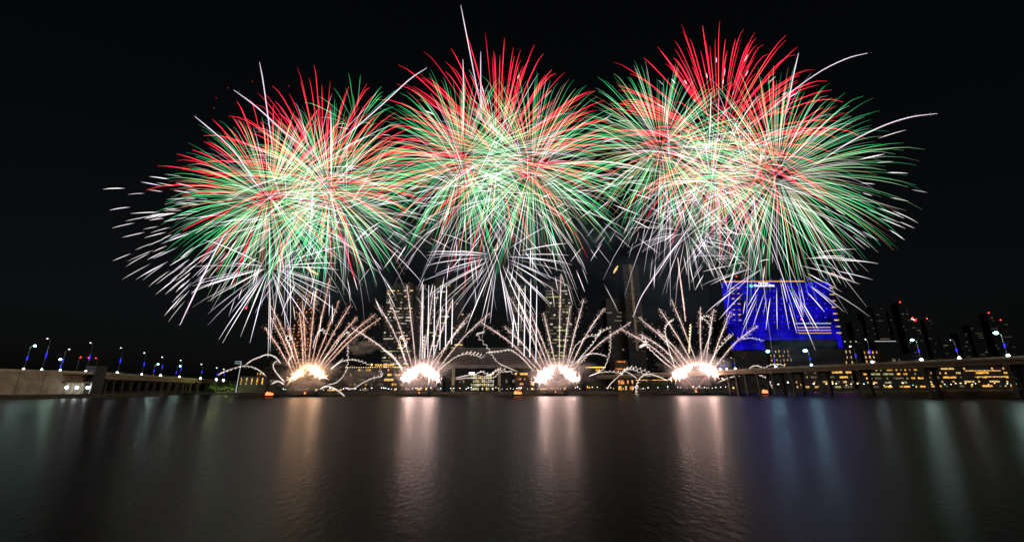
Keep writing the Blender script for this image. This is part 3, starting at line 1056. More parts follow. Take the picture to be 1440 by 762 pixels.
for i, px in enumerate((385, 396, 470, 498, 515, 540, 636, 655, 700, 716, 832, 845, 905, 918, 930, 945, 1005, 1020, 1052, 1066, 1078)):
    p = at(px, 548, shore_d(px)); p.y += 7; p.z = LAND_Z
    tree(p, i % 3, random.uniform(0.8, 1.2), 'dark leafy tree standing on the far promenade', 'dark trees on the far promenade')
p = at(1073, 548, 505); p.z = LAND_Z

# tall double armed lamp with white outline left of the gold pavilion
p = at(332, 548, 480); p.z = LAND_Z
o = empty('mast_lamp', p)
tag(o, 'tall white lit mast with two arms pointing left, beside the gold pavilion', 'mast')
h = top_z(p, 508) - LAND_Z
w = MB(); w.tube([(0, 0, 0), (0.6, 0, h)], 0.28); w.build('pole', M['strip_white'], o)
for dz in (0, -2.2):
    w = MB(); w.tube([(0.6, 0, h + dz), (-6.5, 0, h + dz)], 0.25); w.build('arm', M['strip_white'], o)

# ------------------------------------------------------------------ barges and boats
FD = 330.0
FOUNT = [(430, 527), (590, 525), (781, 526), (978, 521)]
hull = MB()
hull.frustum(-8, 8, -2.6, 2.6, -0.4, -9.5, 9.5, -3.2, 3.2, 1.1)
hm = hull.mesh('hull', M['hull'])
rk = MB()
for i in range(9):
    for j in range(2):
        rk.tube([(-6.4 + 1.6 * i, -0.8 + 1.6 * j, 1.1), (-6.4 + 1.6 * i + 0.25 * (i - 4), -0.8 + 1.6 * j, 2.5)], 0.28, 6)
rm = rk.mesh('mortar_rack', M['metal'])
BARGE = []
for k, (px, py) in enumerate(FOUNT):
    q = at(px, 550, FD)
    o = empty('launch_barge', (q.x, FD, 0.0))
    tag(o, ['dark launch barge below the first fountain, farthest left of the four', 'dark launch barge below the second fountain', 'dark launch barge below the third fountain', 'dark launch barge below the fourth fountain, nearest the right bridge'][k],
        'barge', 'launch barges under the fountains')
    put('hull', hm, o)
    put('mortar_rack', rm, o)
    w = MB(); w.box(6.6, 9.0, -1.5, 1.5, 1.1, 3.0); w.build('cabin', M['tower_grey'], o)
    w = MB(); w.ball((0, -1.2, 2.6), 0.7 if k in (0, 3) else 0.5, 8, 5); w.build('muzzle_flame', M['flame_orange'], o, smooth=True)
    BARGE.append(o)

fl = MB()
random.seed(5)
for i in range(9):
    x = -2.4 + 0.6 * i
    hh = random.uniform(1.2, 2.8)
    fl.tube([(x, 0, 1.3), (x + random.uniform(-.3, .3), random.uniform(-.4, .4), 1.3 + hh * .5), (x + random.uniform(-.5, .5), 0, 1.3 + hh)], [0.45, 0.5, 0.05], 6)
fm = fl.mesh('flame', M['flame_orange'], True)
bh = MB()
bh.add([(-4.6, 0, 1.2), (-3, -1.4, 1.1), (3.5, -1.4, 1.1), (4.2, 0, 1.1), (3.5, 1.4, 1.1), (-3, 1.4, 1.1),
        (-3.8, 0, -0.3), (-2.6, -0.9, -0.3), (3.2, -0.9, -0.3), (3.7, 0, -0.3), (3.2, 0.9, -0.3), (-2.6, 0.9, -0.3)],
       [(0, 1, 2, 3, 4, 5)] + [(i + 6, (i + 1) % 6 + 6, (i + 1) % 6, i) for i in range(6)])
bm_ = bh.mesh('hull', M['hull'])
for px, py, lab in ((379, 554, 'small burning float on the water left of the first fountain'), (728, 554, 'small burning float between the second and third fountains'),
                    (1077, 549, 'small burning float by the piers of the right bridge')):
    q = at(px, 550, 325)
    o = empty('fire_float', (q.x, 325, 0.0))
    tag(o, lab, 'boat', 'burning floats on the water')
    put('hull', bm_, o)
    put('flame', fm, o)

# ------------------------------------------------------------------ fireworks: shells
random.seed(23)
WHITE = (1.0, 0.90, 0.92)
GREEN = (0.045, 0.64, 0.21)
LGREEN = (0.45, 0.95, 0.45)
RED = (0.95, 0.02, 0.05)
ORANGE = (0.95, 0.42, 0.20)
CREAM = (0.95, 0.80, 0.55)
SHELLS = 'coloured firework shells bursting over the bay'
TR = 0.36                        # trail radius in metres


def sphere_dirs(n):
    out = []
    g = math.pi * (3 - math.sqrt(5))
    off = random.random() * 6.28
    for i in range(n):
        z = 1 - 2 * (i + 0.5) / n
        r = math.sqrt(1 - z * z)
        a = g * i + off
        v = Vector((r * math.cos(a), r * math.sin(a), z)) + Vector((random.gauss(0, .12), random.gauss(0, .12), random.gauss(0, .12)))
        out.append(v.normalized())
    random.shuffle(out)
    return out


def burst(px, py, d, Rpx, n, palette, s0, s1, label, lift=0.10, droop=0.16, rad=TR, group=SHELLS, keep=None, segs=7, jit=0.12, part='star_trail', dash=None, bright=1.0):
    """palette: list of (weight, inner colour, outer colour). dash = (min,max) length as a fraction of the radius"""
    c = at(px, py, d)
    Rm = (at(px + Rpx, py, d) - c).length
    o = empty('firework_burst', c)
    tag(o, label, 'firework', group)
    wts = [p[0] for p in palette]
    trails = []
    for v in sphere_dirs(n):
        if keep and not keep(v):
            continue
        _, ci, co = random.choices(palette, wts)[0]
        k = 1 + random.uniform(-jit, jit)
        w = Vector((v.x, v.y * 0.6, v.z))
        if dash:
            e = s1 * random.uniform(0.72, 1.0)
            b = e - random.uniform(*dash)
        else:
            b, e = s0 * random.uniform(0.6, 1.6), s1 * random.uniform(0.84, 1.0)
        dr = droop * random.uniform(0.8, 1.25)
        pts, rr, cc = [], [], []
        lum = random.uniform(0.4, 1.5) * bright
        for i in range(segs):
            t = i / (segs - 1)
            s = b + (e - b) * t
            tau = -math.log(max(0.02, 1 - s * 0.88)) / 2.12      # drag slows the star, so it hangs and falls near the end
            pts.append(w * (Rm * k * s) + Vector((0, 0, 1)) * Rm * (lift * s - dr * (0.35 * s * s + 0.75 * tau * tau)))
            env = min(1.0, 0.35 + t * 5) * (1.0 if t < 0.75 else 1.0 - (t - 0.75) * 2.2)
            rr.append(rad * (0.25 + 0.75 * min(1, t * 4)) * (1.0 if t < 0.7 else max(0.3, 1 - (t - 0.7) * 2.2)))
            cc.append(mul(mix(ci, co, min(1, max(0, (s / max(s1, .01) - 0.2) * 1.9))), lum * env * random.uniform(0.78, 1.2)))
        vis = (Vector((v.x, 0, v.z))).length * (e - b)
        trails.append((vis, pts, rr, cc))
    trails.sort(key=lambda t: -t[0])
    for _, pts, rr, cc in trails[:100]:
        Trails().tube(pts, rr, cc).build(part, o)
    if len(trails) > 100:
        T = Trails()
        for _, pts, rr, cc in trails[100:]:
            T.tube(pts, rr, cc)
        T.build('inner_trails', o)['kind'] = 'stuff'
    return o


G_PAL = [(6.5, mul(LGREEN, 0.24), mul(GREEN, 0.80)), (2.6, mul(CREAM, 0.30), mul(LGREEN, 0.45)), (1.8, mul(ORANGE, 0.36), mul(ORANGE, 0.36)), (1.3, mul(WHITE, 0.4), mul(WHITE, 0.42))]
R_PAL = [(6, mul(RED, 0.35), mul(RED, 0.95)), (1.3, mul(ORANGE, 0.3), mul(RED, 0.75))]
W_PAL = [(4, mul(WHITE, 0.40), mul(WHITE, 0.62)), (1, mul((0.9, 0.82, 1.0), 0.4), mul((0.9, 0.82, 1.0), 0.6))]
O_PAL = [(3, mul(ORANGE, 0.4), mul(CREAM, 0.4)), (2, mul(WHITE, 0.45), mul(WHITE, 0.4)), (2, mul(RED, 0.5), mul(ORANGE, 0.4))]
P_PAL = [(3, mul(RED, 0.6), mul(RED, 0.5)), (1, mul(ORANGE, 0.45), mul(ORANGE, 0.3))]

GK = dict(lift=0.12, droop=0.19, jit=0.10, rad=0.225, segs=9, bright=0.92)
burst(377, 280, 372, 140, 350, G_PAL, 0.17, 1.0, 'green and cream burst with a red heart, left one of the left pair', **GK)
burst(463, 270, 380, 148, 370, G_PAL, 0.17, 1.0, 'green and cream burst with a red heart, right of the left pair', **GK)
burst(650, 230, 372, 145, 370, G_PAL, 0.17, 1.0, 'green and cream burst, left one of the middle pair', **GK)
burst(748, 236, 380, 154, 390, G_PAL, 0.17, 1.0, 'green and cream burst, right one of the middle pair', **GK)
burst(930, 210, 372, 140, 340, G_PAL, 0.17, 1.0, 'green and cream burst, left one of the right pair', **GK)
burst(1093, 248, 380, 172, 410, G_PAL, 0.15, 1.0, 'largest green burst, right one of the right pair, reaching furthest right', **GK)
burst(1000, 256, 366, 108, 130, O_PAL, 0.1, 1.0, 'dense cream and orange burst in the centre of the right cluster', **GK)
burst(500, 180, 384, 84, 40, [(1, mul(LGREEN, 0.2), mul(GREEN, 0.75))], 0.2, 1.0, 'small green fan of tips at the top right of the left cluster', lift=0.2, droop=0.2, rad=0.32, keep=lambda v: v.z > 0.25)
RK = dict(lift=0.20, droop=0.20, jit=0.10, rad=0.40, segs=9, bright=1.3, keep=lambda v: v.z > -0.1 or random.random() < 0.3)
burst(452, 258, 390, 168, 150, R_PAL, 0.25, 1.0, 'red burst spreading behind the left pair of green bursts', **RK)
burst(380, 276, 386, 150, 110, R_PAL, 0.4, 1.0, 'smaller red burst around the far left green burst', **RK)
burst(700, 230, 390, 192, 210, R_PAL, 0.25, 1.0, 'red burst fanning up behind the middle pair of green bursts', **RK)
burst(1012, 203, 390, 180, 230, R_PAL, 0.3, 1.0, 'red burst fanning highest above the right cluster', **RK)
burst(1085, 215, 392, 118, 50, R_PAL, 0.25, 1.0, 'smaller red burst in the upper right of the right cluster', **RK)
for px, py, lab in ((377, 283, 'left pair, left'), (463, 278, 'left pair, right'), (650, 232, 'middle pair, left'), (748, 238, 'middle pair, right'), (930, 208, 'right cluster, left'), (1070, 235, 'right cluster, right')):
    burst(px, py, 364, 36, 32, P_PAL, 0.1, 1.0, 'small red heart inside a green burst: ' + lab, segs=4, group='red hearts of the green bursts', rad=0.36)
WG = 'white straight rayed bursts under the coloured shells'
burst(379, 376, 350, 112, 84, W_PAL, 0.12, 1.0, 'white straight rayed burst under the left pair', droop=0.07, lift=0.02, group=WG, keep=lambda v: v.z < 0.3 and abs(v.y) < 0.85, rad=0.32)
burst(700, 360, 350, 118, 88, W_PAL, 0.2, 1.0, 'white straight rayed burst under the middle pair', droop=0.07, lift=0.02, group=WG, keep=lambda v: v.z < 0.3 and abs(v.y) < 0.85, rad=0.32)
burst(1092, 366, 350, 124, 80, W_PAL, 0.42, 1.0, 'white straight rayed burst in front of the blue building', droop=0.08, lift=0.02, group=WG, keep=lambda v: v.z < 0.35 and abs(v.y) < 0.85, rad=0.32)
DG = 'scattered shells of short white dashes'
DK = dict(group=DG, segs=5, lift=0.04, droop=0.10)
flat = lambda v: abs(v.y) < 0.8 and v.z < 0.3
burst(376, 300, 376, 188, 680, W_PAL, 0, 1.0, 'shell of short white dashes reaching furthest left', dash=(0.08, 0.17), rad=0.30, jit=0.17, keep=lambda v: v.x < 0.0 and -0.8 < v.z < 0.38 and abs(v.y) < 0.6, **DK)
for px, py, Rp, n, lab in ((465, 290, 172, 150, 'right one of the left pair'), (385, 285, 150, 80, 'left one of the left pair'), (650, 246, 182, 160, 'left one of the middle pair'),
                           (752, 250, 186, 170, 'right one of the middle pair'), (935, 232, 180, 160, 'left one of the right pair')):
    burst(px, py, 376, Rp, n, W_PAL, 0, 1.0, 'shell of short white dashes around the ' + lab, dash=(0.08, 0.18), rad=0.27, jit=0.2, keep=flat, **DK)
burst(1092, 258, 376, 190, 150, W_PAL, 0, 1.0, 'shell of short white dashes reaching furthest right', dash=(0.08, 0.18), rad=0.30, jit=0.12, keep=flat, **DK)
burst(1010, 200, 376, 150, 60, W_PAL, 0, 1.0, 'short white dashes scattered among the highest red tips', dash=(0.06, 0.12), rad=0.36, keep=lambda v: v.z > 0.3, **DK)
burst(700, 226, 376, 150, 46, W_PAL, 0, 1.0, 'short white dashes scattered among the middle red tips', dash=(0.06, 0.12), rad=0.36, keep=lambda v: v.z > 0.3, **DK)
# long white stars that cross the whole cluster
XG = 'long white stars crossing the coloured clusters'
for px, py, Rp, n, lab in ((404, 310, 140, 73, 'lower left part of the left cluster'), (486, 300, 130, 73, 'lower right part of the left cluster'), (440, 240, 120, 54, 'top of the left cluster'),
                           (660, 275, 140, 73, 'lower left part of the middle cluster'), (742, 275, 140, 73, 'lower right part of the middle cluster'), (700, 215, 130, 57, 'top of the middle cluster'),
                           (945, 250, 140, 73, 'lower left part of the right cluster'), (1060, 270, 160, 96, 'lower right part of the right cluster'), (1010, 235, 150, 73, 'middle of the right cluster'),
                           (965, 328, 90, 64, 'underside of the right cluster')):
    burst(px, py, 360, Rp * 1.08, n, W_PAL, 0.15, 1.0, 'long white stars crossing the ' + lab, group=XG, rad=0.21, bright=0.8, droop=0.22, lift=0.08, jit=0.25)


def smooth(pts, n):
    """Catmull-Rom through the points"""
    P = [pts[0] * 2 - pts[1]] + pts + [pts[-1] * 2 - pts[-2]]
    out = []
    m = len(pts) - 1
    for i in range(n):
        t = i / (n - 1) * m
        k = min(int(t), m - 1)
        u = t - k
        a, b, c, d = P[k], P[k + 1], P[k + 2], P[k + 3]
        out.append(0.5 * ((2 * b) + (c - a) * u + (2 * a - 5 * b + 4 * c - d) * u * u + (3 * b - 3 * c + d - a) * u ** 3))
    return out


TAILS = [
    ([(648, 8), (655, 44), (664, 90), (676, 150)], 'tallest rising tail, pale mauve, above the middle cluster'),
    ([(365, 88), (370, 115), (377, 165), (384, 215)], 'pale mauve rising tail above the left cluster'),
    ([(1220, 75), (1190, 83), (1150, 103), (1100, 140), (1040, 195)], 'pale arching tail at the top right of the right cluster'),
    ([(1318, 160), (1280, 165), (1240, 178), (1190, 203), (1135, 240)], 'pale arching tail reaching furthest right'),
    ([(600, 96), (576, 112), (540, 145), (500, 180), (455, 215)], 'pale arching tail between the left and middle clusters'),
    ([(890, 446), (903, 415), (928, 378), (958, 335), (985, 300)], 'mauve curved tail below the right cluster, ending over the unfinished tower'),
    ([(253, 457), (275, 410), (297, 365), (320, 322)], 'mauve tail slanting down under the far left dashes'),
    ([(329, 127), (360, 150), (399, 185), (450, 226)], 'pale tail slanting right through the top of the left cluster'),
    ([(274, 164), (291, 178), (325, 208), (348, 240), (366, 268)], 'thick white tail at the upper left edge of the left cluster'),
    ([(465, 155), (465.5, 200), (466, 262)], 'vertical white tail in the right half of the left cluster'),
    ([(1123, 75), (1115, 110), (1106, 160)], 'vertical mauve tail at the top of the right cluster'),
    ([(651, 84), (652, 130), (651, 190)], 'vertical mauve tail at the left of the middle red fan'),
    ([(676, 73), (676, 110), (677, 170)], 'vertical mauve tail at the centre left of the middle red fan'),
    ([(1000, 130), (999, 165), (997, 215)], 'vertical white tail in the middle of the right cluster'),
]
for pl, lab in TAILS:
    P = [at(x, y, 372) for x, y in pl]
    c = P[-1]
    pts = smooth(P, 16)
    o = empty('rising_tail', c)
    tag(o, lab, 'firework', 'pale tails of rising shells')
    colr = mul((0.95, 0.78, 0.95), 0.62)
    rr = [0.5 * min(1, 0.35 + i / 6) * (1 if i < 12 else 1 - (i - 12) * 0.15) for i in range(16)]
    cc = [mul(colr, 1.0 if i < 11 else 1.0 - (i - 11) * 0.18) for i in range(16)]
    Trails().tube([p - c for p in pts], rr, cc, 4).build('spark_trail', o)
    T = Trails()
    for _ in range(40):
        p = random.choice(pts) - c
        T.speck(p + Vector((random.gauss(0, .9), random.gauss(0, .9), random.gauss(0, .9))), 0.25, mul(colr, 0.5))
    T.build('sparks', o)['kind'] = 'stuff'

# ------------------------------------------------------------------ fireworks: fountains on the barges
PINK = (1.0, 0.72, 0.65)
FAN = [
    [(372, 460), (380, 445), (381, 430), (404, 458), (421, 439), (425, 424), (444, 409), (464, 391), (477, 422), (493, 429), (502, 446), (528, 441), (535, 447)],
    [(494, 460), (529, 424), (547, 420), (572, 400), (594, 399), (609, 409), (622, 432), (636, 422), (661, 441), (689, 440)],
    [(677, 453), (709, 459), (716, 417), (731, 425), (744, 436), (764, 440), (789, 386), (802, 430), (821, 421), (850, 433), (887, 453)],
    [(873, 462), (901, 470), (898, 446), (924, 464), (927, 434), (944, 421), (985, 432), (1004, 434), (1027, 438), (1065, 458)],
]
FAN_START = [((412, 524), (455, 518)), ((570, 520), (615, 520)), ((757, 520), (806, 520)), (( 952, 518), (1004, 518))]
LOBES = [[(418, 527, 0.75), (446, 523, 1.25)], [(577, 527, 1.5), (605, 524, 1.5)], [(765, 528, 1.6), (802, 527, 1.3)], [(958, 524, 1.4), (999, 521, 1.5)]]
VERT = [None, [(595, 401, 505), (603, 401, 503), (611.5, 402, 498), (620, 402, 492), (628, 402, 486), (636.5, 420, 484)],
        [(722, 443, 488), (730, 402, 486), (738.5, 402, 500), (746.5, 402, 502), (755, 402, 510)], None]


def furry(T, S, pts, rad, colr, fuzz, n_sp):
    m = len(pts)
    rr = [rad * (0.6 + 0.4 * min(1, i / 4)) * (1 if i < m - 3 else 0.6) for i in range(m)]
    cc = [mul(colr, random.uniform(0.75, 1.1)) for i in range(m)]
    T.tube(pts, rr, cc, 3)
    for _ in range(n_sp):
        t = random.random() ** 0.75
        i = min(int(t * (m - 1)), m - 2)
        p = pts[i].lerp(pts[i + 1], random.random())
        g = fuzz * (0.5 + 0.9 * t)
        S.speck(p + Vector((random.gauss(0, g), random.gauss(0, g), random.gauss(-0.25 * fuzz, g))), random.uniform(0.22, 0.5), mul(colr, random.uniform(0.35, 1.2)))


for k in range(4):
    fx, fy = FOUNT[k]
    c = at(fx, fy, FD)
    o = empty('spark_fountain', c)
    tag(o, ['orange glowing fan of spark comets over the first barge, farthest left', 'white hot fan of spark comets over the second barge', 'white hot fan of spark comets over the third barge, between mall and unfinished tower',
            'pink white fan of spark comets over the fourth barge, nearest the right bridge'][k], 'firework', 'fan shaped fountains over the barges')
    (ax, ay), (bx_, by) = FAN_START[k]
    tips = FAN[k]
    warm = (1.0, 0.58, 0.44) if k == 0 else PINK
    for i, (tx, ty) in enumerate(tips):
        u = i / (len(tips) - 1)
        dz = random.uniform(-9, 9)
        a = at(ax + (bx_ - ax) * u, ay + (by - ay) * u - 5 * math.sin(u * math.pi), FD) - c
        b = at(tx, ty, FD + dz) - c
        mid = (a + b) / 2 + Vector(((a - b).x * 0.03, dz * 0.1, 2.0 if abs(tx - fx) > 60 else 0.4))
        pts = smooth([a, mid, b], 14)
        T, S = Trails(), Trails()
        furry(T, S, pts, 0.44, mul(warm, 0.42), 0.85, 300)
        q = T.build('comet_trail', o)
        S.build('sparks', q)['kind'] = 'stuff'
    # risers from the barge up to the flash
    for lx, ly, s in LOBES[k]:
        a, b = at(fx, 548.5, FD) - c, at(lx, ly, FD) - c
        T = Trails().tube(smooth([a, (a + b) / 2, b], 6), [0.35] * 6, [mul((1.0, 0.45, 0.35), 0.12 + (0.12 if k == 3 else 0))] * 6)
        T.build('comet_trail', o)
    # the flash itself: hundreds of short hot sparks
    T = Trails()
    hot = (1.0, 0.50, 0.20) if k == 0 else (1.0, 0.57, 0.50)
    (lx0, ly0, s0_), (lx1, ly1, s1_) = LOBES[k]
    for li, (lx, ly, s) in enumerate(LOBES[k]):
        sgn = -1 if li == 0 else 1
        for _ in range(int(270 * s)):
            u = random.gauss(0, 1)
            base = at(lx + u * 5.0, ly - sgn * u * -2.6 + random.gauss(0, 2.0), FD + random.uniform(-3, 3)) - c
            v = Vector((random.gauss(0, 1), random.gauss(0, .6), random.gauss(0.15, 1))).normalized()
            ln = abs(random.gauss(0, 1)) * 2.3 * (0.8 + 0.3 * s) + 0.6
            cc = mix(hot, (1.0, 0.85, 0.75), random.random() * 0.6)
            T.tube([base, base + v * ln * .5, base + v * ln], [0.3, 0.26, 0.08], [mul(cc, 1.5 * s), mul(cc, 0.8 * s), mul(hot, 0.15)], 3)
    for _ in range(120):                    # the arch of sparks between the lobes
        u = random.random()
        base = at(lx0 + (lx1 - lx0) * u, ly0 - 11 * math.sin(u * math.pi) + random.gauss(0, 2), FD) - c
        v = Vector((random.gauss((u - .5) * 1.5, .6), random.gauss(0, .4), random.gauss(0.8, .5))).normalized()
        ln = abs(random.gauss(0, 1)) * 3.2 + 0.6
        T.tube([base, base + v * ln], [0.28, 0.08], [mul(hot, 0.8), mul(hot, 0.12)], 3)
    for _ in range(260):                    # loose embers around
        lx, ly, s = random.choice(LOBES[k])
        p = at(lx + random.gauss(0, 13), ly + random.gauss(-3, 9), FD + random.uniform(-6, 6)) - c
        T.speck(p, random.uniform(0.15, 0.32), mul(hot, random.uniform(0.15, 0.7)))
    T.build('flash', o)['kind'] = 'stuff'
    ld = bpy.data.lights.new('flash_light', 'POINT')
    ld.energy = (5500, 8500, 8500, 8500)[k]
    ld.color = (1.0, 0.55, 0.30) if k == 0 else (1.0, 0.66, 0.60)
    ld.shadow_soft_size = 9.0
    lo = bpy.data.objects.new('flash_light', ld); col.objects.link(lo); lo.parent = o
    lo.location = (0, 0, 1)
    # glittering red gold dust high in the fan
    T = Trails()
    for _ in range(420 if k == 0 else 150):
        if k == 0:
            p = at(random.gauss(428, 13), random.uniform(405, 515), FD + random.uniform(-8, 8)) - c
        else:
            p = at(fx + random.gauss(0, 50), random.uniform(430, 515), FD + random.uniform(-10, 10)) - c
        T.speck(p, random.uniform(0.15, 0.33), mul((1.0, 0.40, 0.22), random.uniform(0.15, 0.8)))
    T.build('glitter', o)['kind'] = 'stuff'
    if VERT[k]:
        for x, y0, y1 in VERT[k]:
            a, b = at(x - 1.5, y1, FD + 6) - c, at(x, y0, FD + 6) - c
            Trails().tube(smooth([a, (a + b) / 2, b], 6), [0.30, 0.36, 0.36, 0.36, 0.34, 0.2], [mul((0.95, 0.92, 1.0), 0.75)] * 6, 4).build('vertical_comet', o)

# ------------------------------------------------------------------ curling whistles ("bees")
BG = 'curling whistle trails around the fountains'
BEES = [
    ([(400, 537), (392, 528), (385.5, 519), (384.5, 512), (389.5, 507)], 0.0, 0.7, 'smooth hook shaped trail left of the first flash'),
    ([(395, 511), (387, 502), (376, 498.5), (365, 502), (355, 506), (345, 513)], 0.3, 0.75, 'smooth high arch left of the first fountain'),
    ([(374, 528.5), (363.5, 520), (353, 515.6), (340, 515), (326, 519), (314, 523), (307, 526.5)], 1.0, 0.55, 'wiggling low arch running furthest left over the gold pavilion'),
    ([(399.6, 540), (391, 536), (382, 539.5)], 0.0, 0.9, 'short thick wisp low on the left of the first barge'),
    ([(460, 541), (472, 538), (480.5, 531), (487.7, 518), (489, 496), (489, 484)], 0.8, 0.6, 'tall trail curling straight up right of the first fountain'),
    ([(450, 547), (459, 543), (470, 546), (479, 552), (485, 557)], 0.1, 0.85, 'thick smooth trail falling into the water right of the first barge'),
    ([(465, 519), (473, 512), (483, 504)], 0.0, 0.6, 'short straight wisp right of the first flash'),
    ([(466, 518), (479, 509), (492, 505.5), (505, 507), (520, 513)], 0.7, 0.6, 'arch from the first flash towards the golden hotel sign'),
    ([(408, 515), (406, 507), (411, 498), (407, 484), (402, 477), (405, 472), (410, 476), (404, 479)], 0.5, 0.55, 'knotted trail with a loop at its tip inside the left of the first fan'),
    ([(440, 490), (444, 474), (452, 463), (459, 470)], 1.2, 0.7, 'woolly thick curl in the middle right of the first fan'),
    ([(450, 516), (457, 503), (470, 489), (477, 478), (488, 467), (492, 474)], 0.9, 0.65, 'bright trail climbing right in the first fan, kinked at its tip'),
    ([(484, 545), (497, 546), (510, 538), (525, 531), (537, 528), (533, 519)], 1.0, 0.55, 'wiggling trail low in front of the hotel podium'),
    ([(566, 521), (558, 508), (550, 498), (539, 492)], 0.4, 0.95, 'thick white feather shaped trail left of the second fountain'),
    ([(571, 513), (566, 494), (562, 478), (564, 473), (569, 478), (571, 485), (566, 489)], 1.0, 0.75, 'woolly knot shaped trail in the left of the second fan'),
    ([(597, 502), (596, 485), (597, 471)], 1.0, 1.0, 'short woolly upright trail in the centre of the second fan'),
    ([(615, 522), (628, 511), (642, 501), (657, 496), (670, 498), (681, 502)], 1.7, 0.6, 'spring shaped trail arching over the mall roof from the second flash'),
    ([(605, 516), (617, 499), (628, 485), (642, 466), (657, 451)], 1.7, 0.5, 'wide wiggling trail along the right edge of the second fan'),
    ([(728, 522), (713, 516), (699.5, 509), (692, 499), (684, 487), (671, 471), (676, 468), (682, 466)], 0.9, 0.55, 'long wiggling trail climbing left from the third flash over the mall'),
    ([(641, 531), (655, 528), (668, 526), (678, 522), (689, 527), (697, 521), (706, 519), (726, 525)], 1.3, 0.6, 'upper tangled trail in front of the mall windows'),
    ([(641, 533), (660, 531), (680, 532), (695, 530), (703, 523), (722, 522)], 0.7, 0.45, 'lower wiggling trail in front of the mall windows'),
    ([(749, 520), (738, 507), (725, 496), (716, 492), (703, 494), (692, 495), (683, 496)], 0.9, 0.7, 'feathery trail running left from the third fan along the mall roof'),
    ([(799, 513), (804, 498), (811, 484), (828, 472), (841, 471), (844, 462)], 1.2, 0.6, 'furry arch bending right in the third fan'),
    ([(807, 513), (820, 498), (832, 484), (844, 467), (860, 459)], 1.4, 0.55, 'wiggling trail climbing right in the third fan to the tall hook'),
    ([(811, 512), (817, 504), (826, 498), (840, 497), (854, 501)], 0.4, 0.6, 'smooth low arch right of the third flash'),
    ([(828, 529), (840, 524), (850, 516), (857, 496), (858, 478), (858, 464)], 0.9, 0.5, 'tall hook shaped trail right of the third fountain'),
    ([(829, 528), (842, 524), (857, 522), (870, 523), (876, 526)], 1.0, 0.55, 'low wiggling arch over the orange restaurant'),
    ([(854, 547), (859, 539), (872, 527), (878, 521), (887, 518), (899, 522), (915, 528)], 1.0, 0.6, 'wiggling arch rising from the quay left of the fourth fountain'),
    ([(939, 535), (925, 529), (912, 526), (902, 530), (897, 538), (895, 547), (895.5, 555)], 0.9, 0.65, 'arch from the fourth flash that drops left into the water'),
    ([(896, 532), (886, 525), (877, 520), (889, 515.5), (905, 520), (920, 526)], 1.0, 0.5, 'upper wiggling arch left of the fourth flash'),
    ([(1009, 538), (1022, 532), (1038, 528), (1055, 525.5), (1067, 526), (1080, 533), (1088, 547)], 0.8, 0.65, 'long arch from the fourth flash down to the burning float'),
    ([(1033, 523), (1042, 520), (1052, 519), (1058, 515), (1066, 514), (1074, 517), (1084, 512.5), (1098, 512), (1108, 517)], 0.5, 0.5, 'thin wavy trail above the deck of the right bridge'),
    ([(998, 512), (1004, 500), (1012, 487), (1022, 476), (1029, 470)], 1.7, 0.6, 'woolly thick trail climbing right in the fourth fan'),
    ([(950, 517), (943, 498), (937, 477), (935, 461), (941, 453), (947, 449)], 1.0, 0.7, 'woolly curl high on the left of the fourth fan'),
    ([(988, 503), (993, 486), (1000, 466), (994, 452), (986, 447), (994, 444), (1002, 448)], 0.9, 0.6, 'trail with a crooked tip right of the centre of the fourth fan'),
    ([(944, 517), (930, 506), (915, 492), (907, 485), (901, 487), (908, 481), (900, 471)], 1.5, 0.75, 'fat furry trail along the left edge of the fourth fan'),
    ([(969, 497), (970, 475), (971, 455)], 0.6, 1.2, 'thick yellowish upright plume in the centre of the fourth fan'),
    ([(1044, 476.5), (1054, 475), (1064, 476), (1074, 479)], 0.8, 0.5, 'short pale violet wavy trail in front of the blue building'),
]
for pl, amp, rad, lab in BEES:
    d = FD + random.uniform(-10, -2)
    P = [at(x, y, d) for x, y in pl]
    c = P[0]
    L = sum((P[i + 1] - P[i]).length for i in range(len(P) - 1))
    n = max(24, int(L / 0.45))
    cen = smooth(P, n)
    o = empty('whistle_trail', c)
    tag(o, lab, 'firework', BG)
    pts, rr, cc = [], [], []
    ph = random.random() * 6.28
    turns = L / (2.3 + 0.5 * amp)
    cr = (0.75, 0.72, 1.0) if 'violet' in lab else ((1.0, 0.78, 0.50) if 'yellowish' in lab else (1.0, 0.83, 0.74))
    for i, p in enumerate(cen):
        t = i / (n - 1)
        a = amp * min(1, max(0, (t - 0.18) * 2.2)) * random.uniform(0.85, 1.15)
        w_ = ph + turns * t * 2 * math.pi
        pts.append(p - c + Vector((math.cos(w_), math.sin(w_) * 1.0, math.sin(w_ + 0.7))) * a * 0.75)
        rr.append(0.72 * rad * (0.75 if t > 0.25 else 1.0) * (0.72 if amp > 0.6 else 1) * min(1, 0.4 + t * 9, 0.35 + (1 - t) * 6) * random.uniform(0.85, 1.1))
        cc.append(mul(cr, (0.5 if t < 0.6 else 0.42) * random.uniform(0.75, 1.15)))
    q = Trails().tube(pts, rr, cc, 4).build('spark_trail', o)
    S = Trails()
    for _ in range(int(L * 2.6)):
        p = random.choice(pts)
        S.speck(p + Vector((random.gauss(0, .5), random.gauss(0, .5), random.gauss(-.2, .5))), random.uniform(0.15, 0.3), mul(cr, random.uniform(0.15, 0.5)))
    S.build('sparks', o)['kind'] = 'stuff'

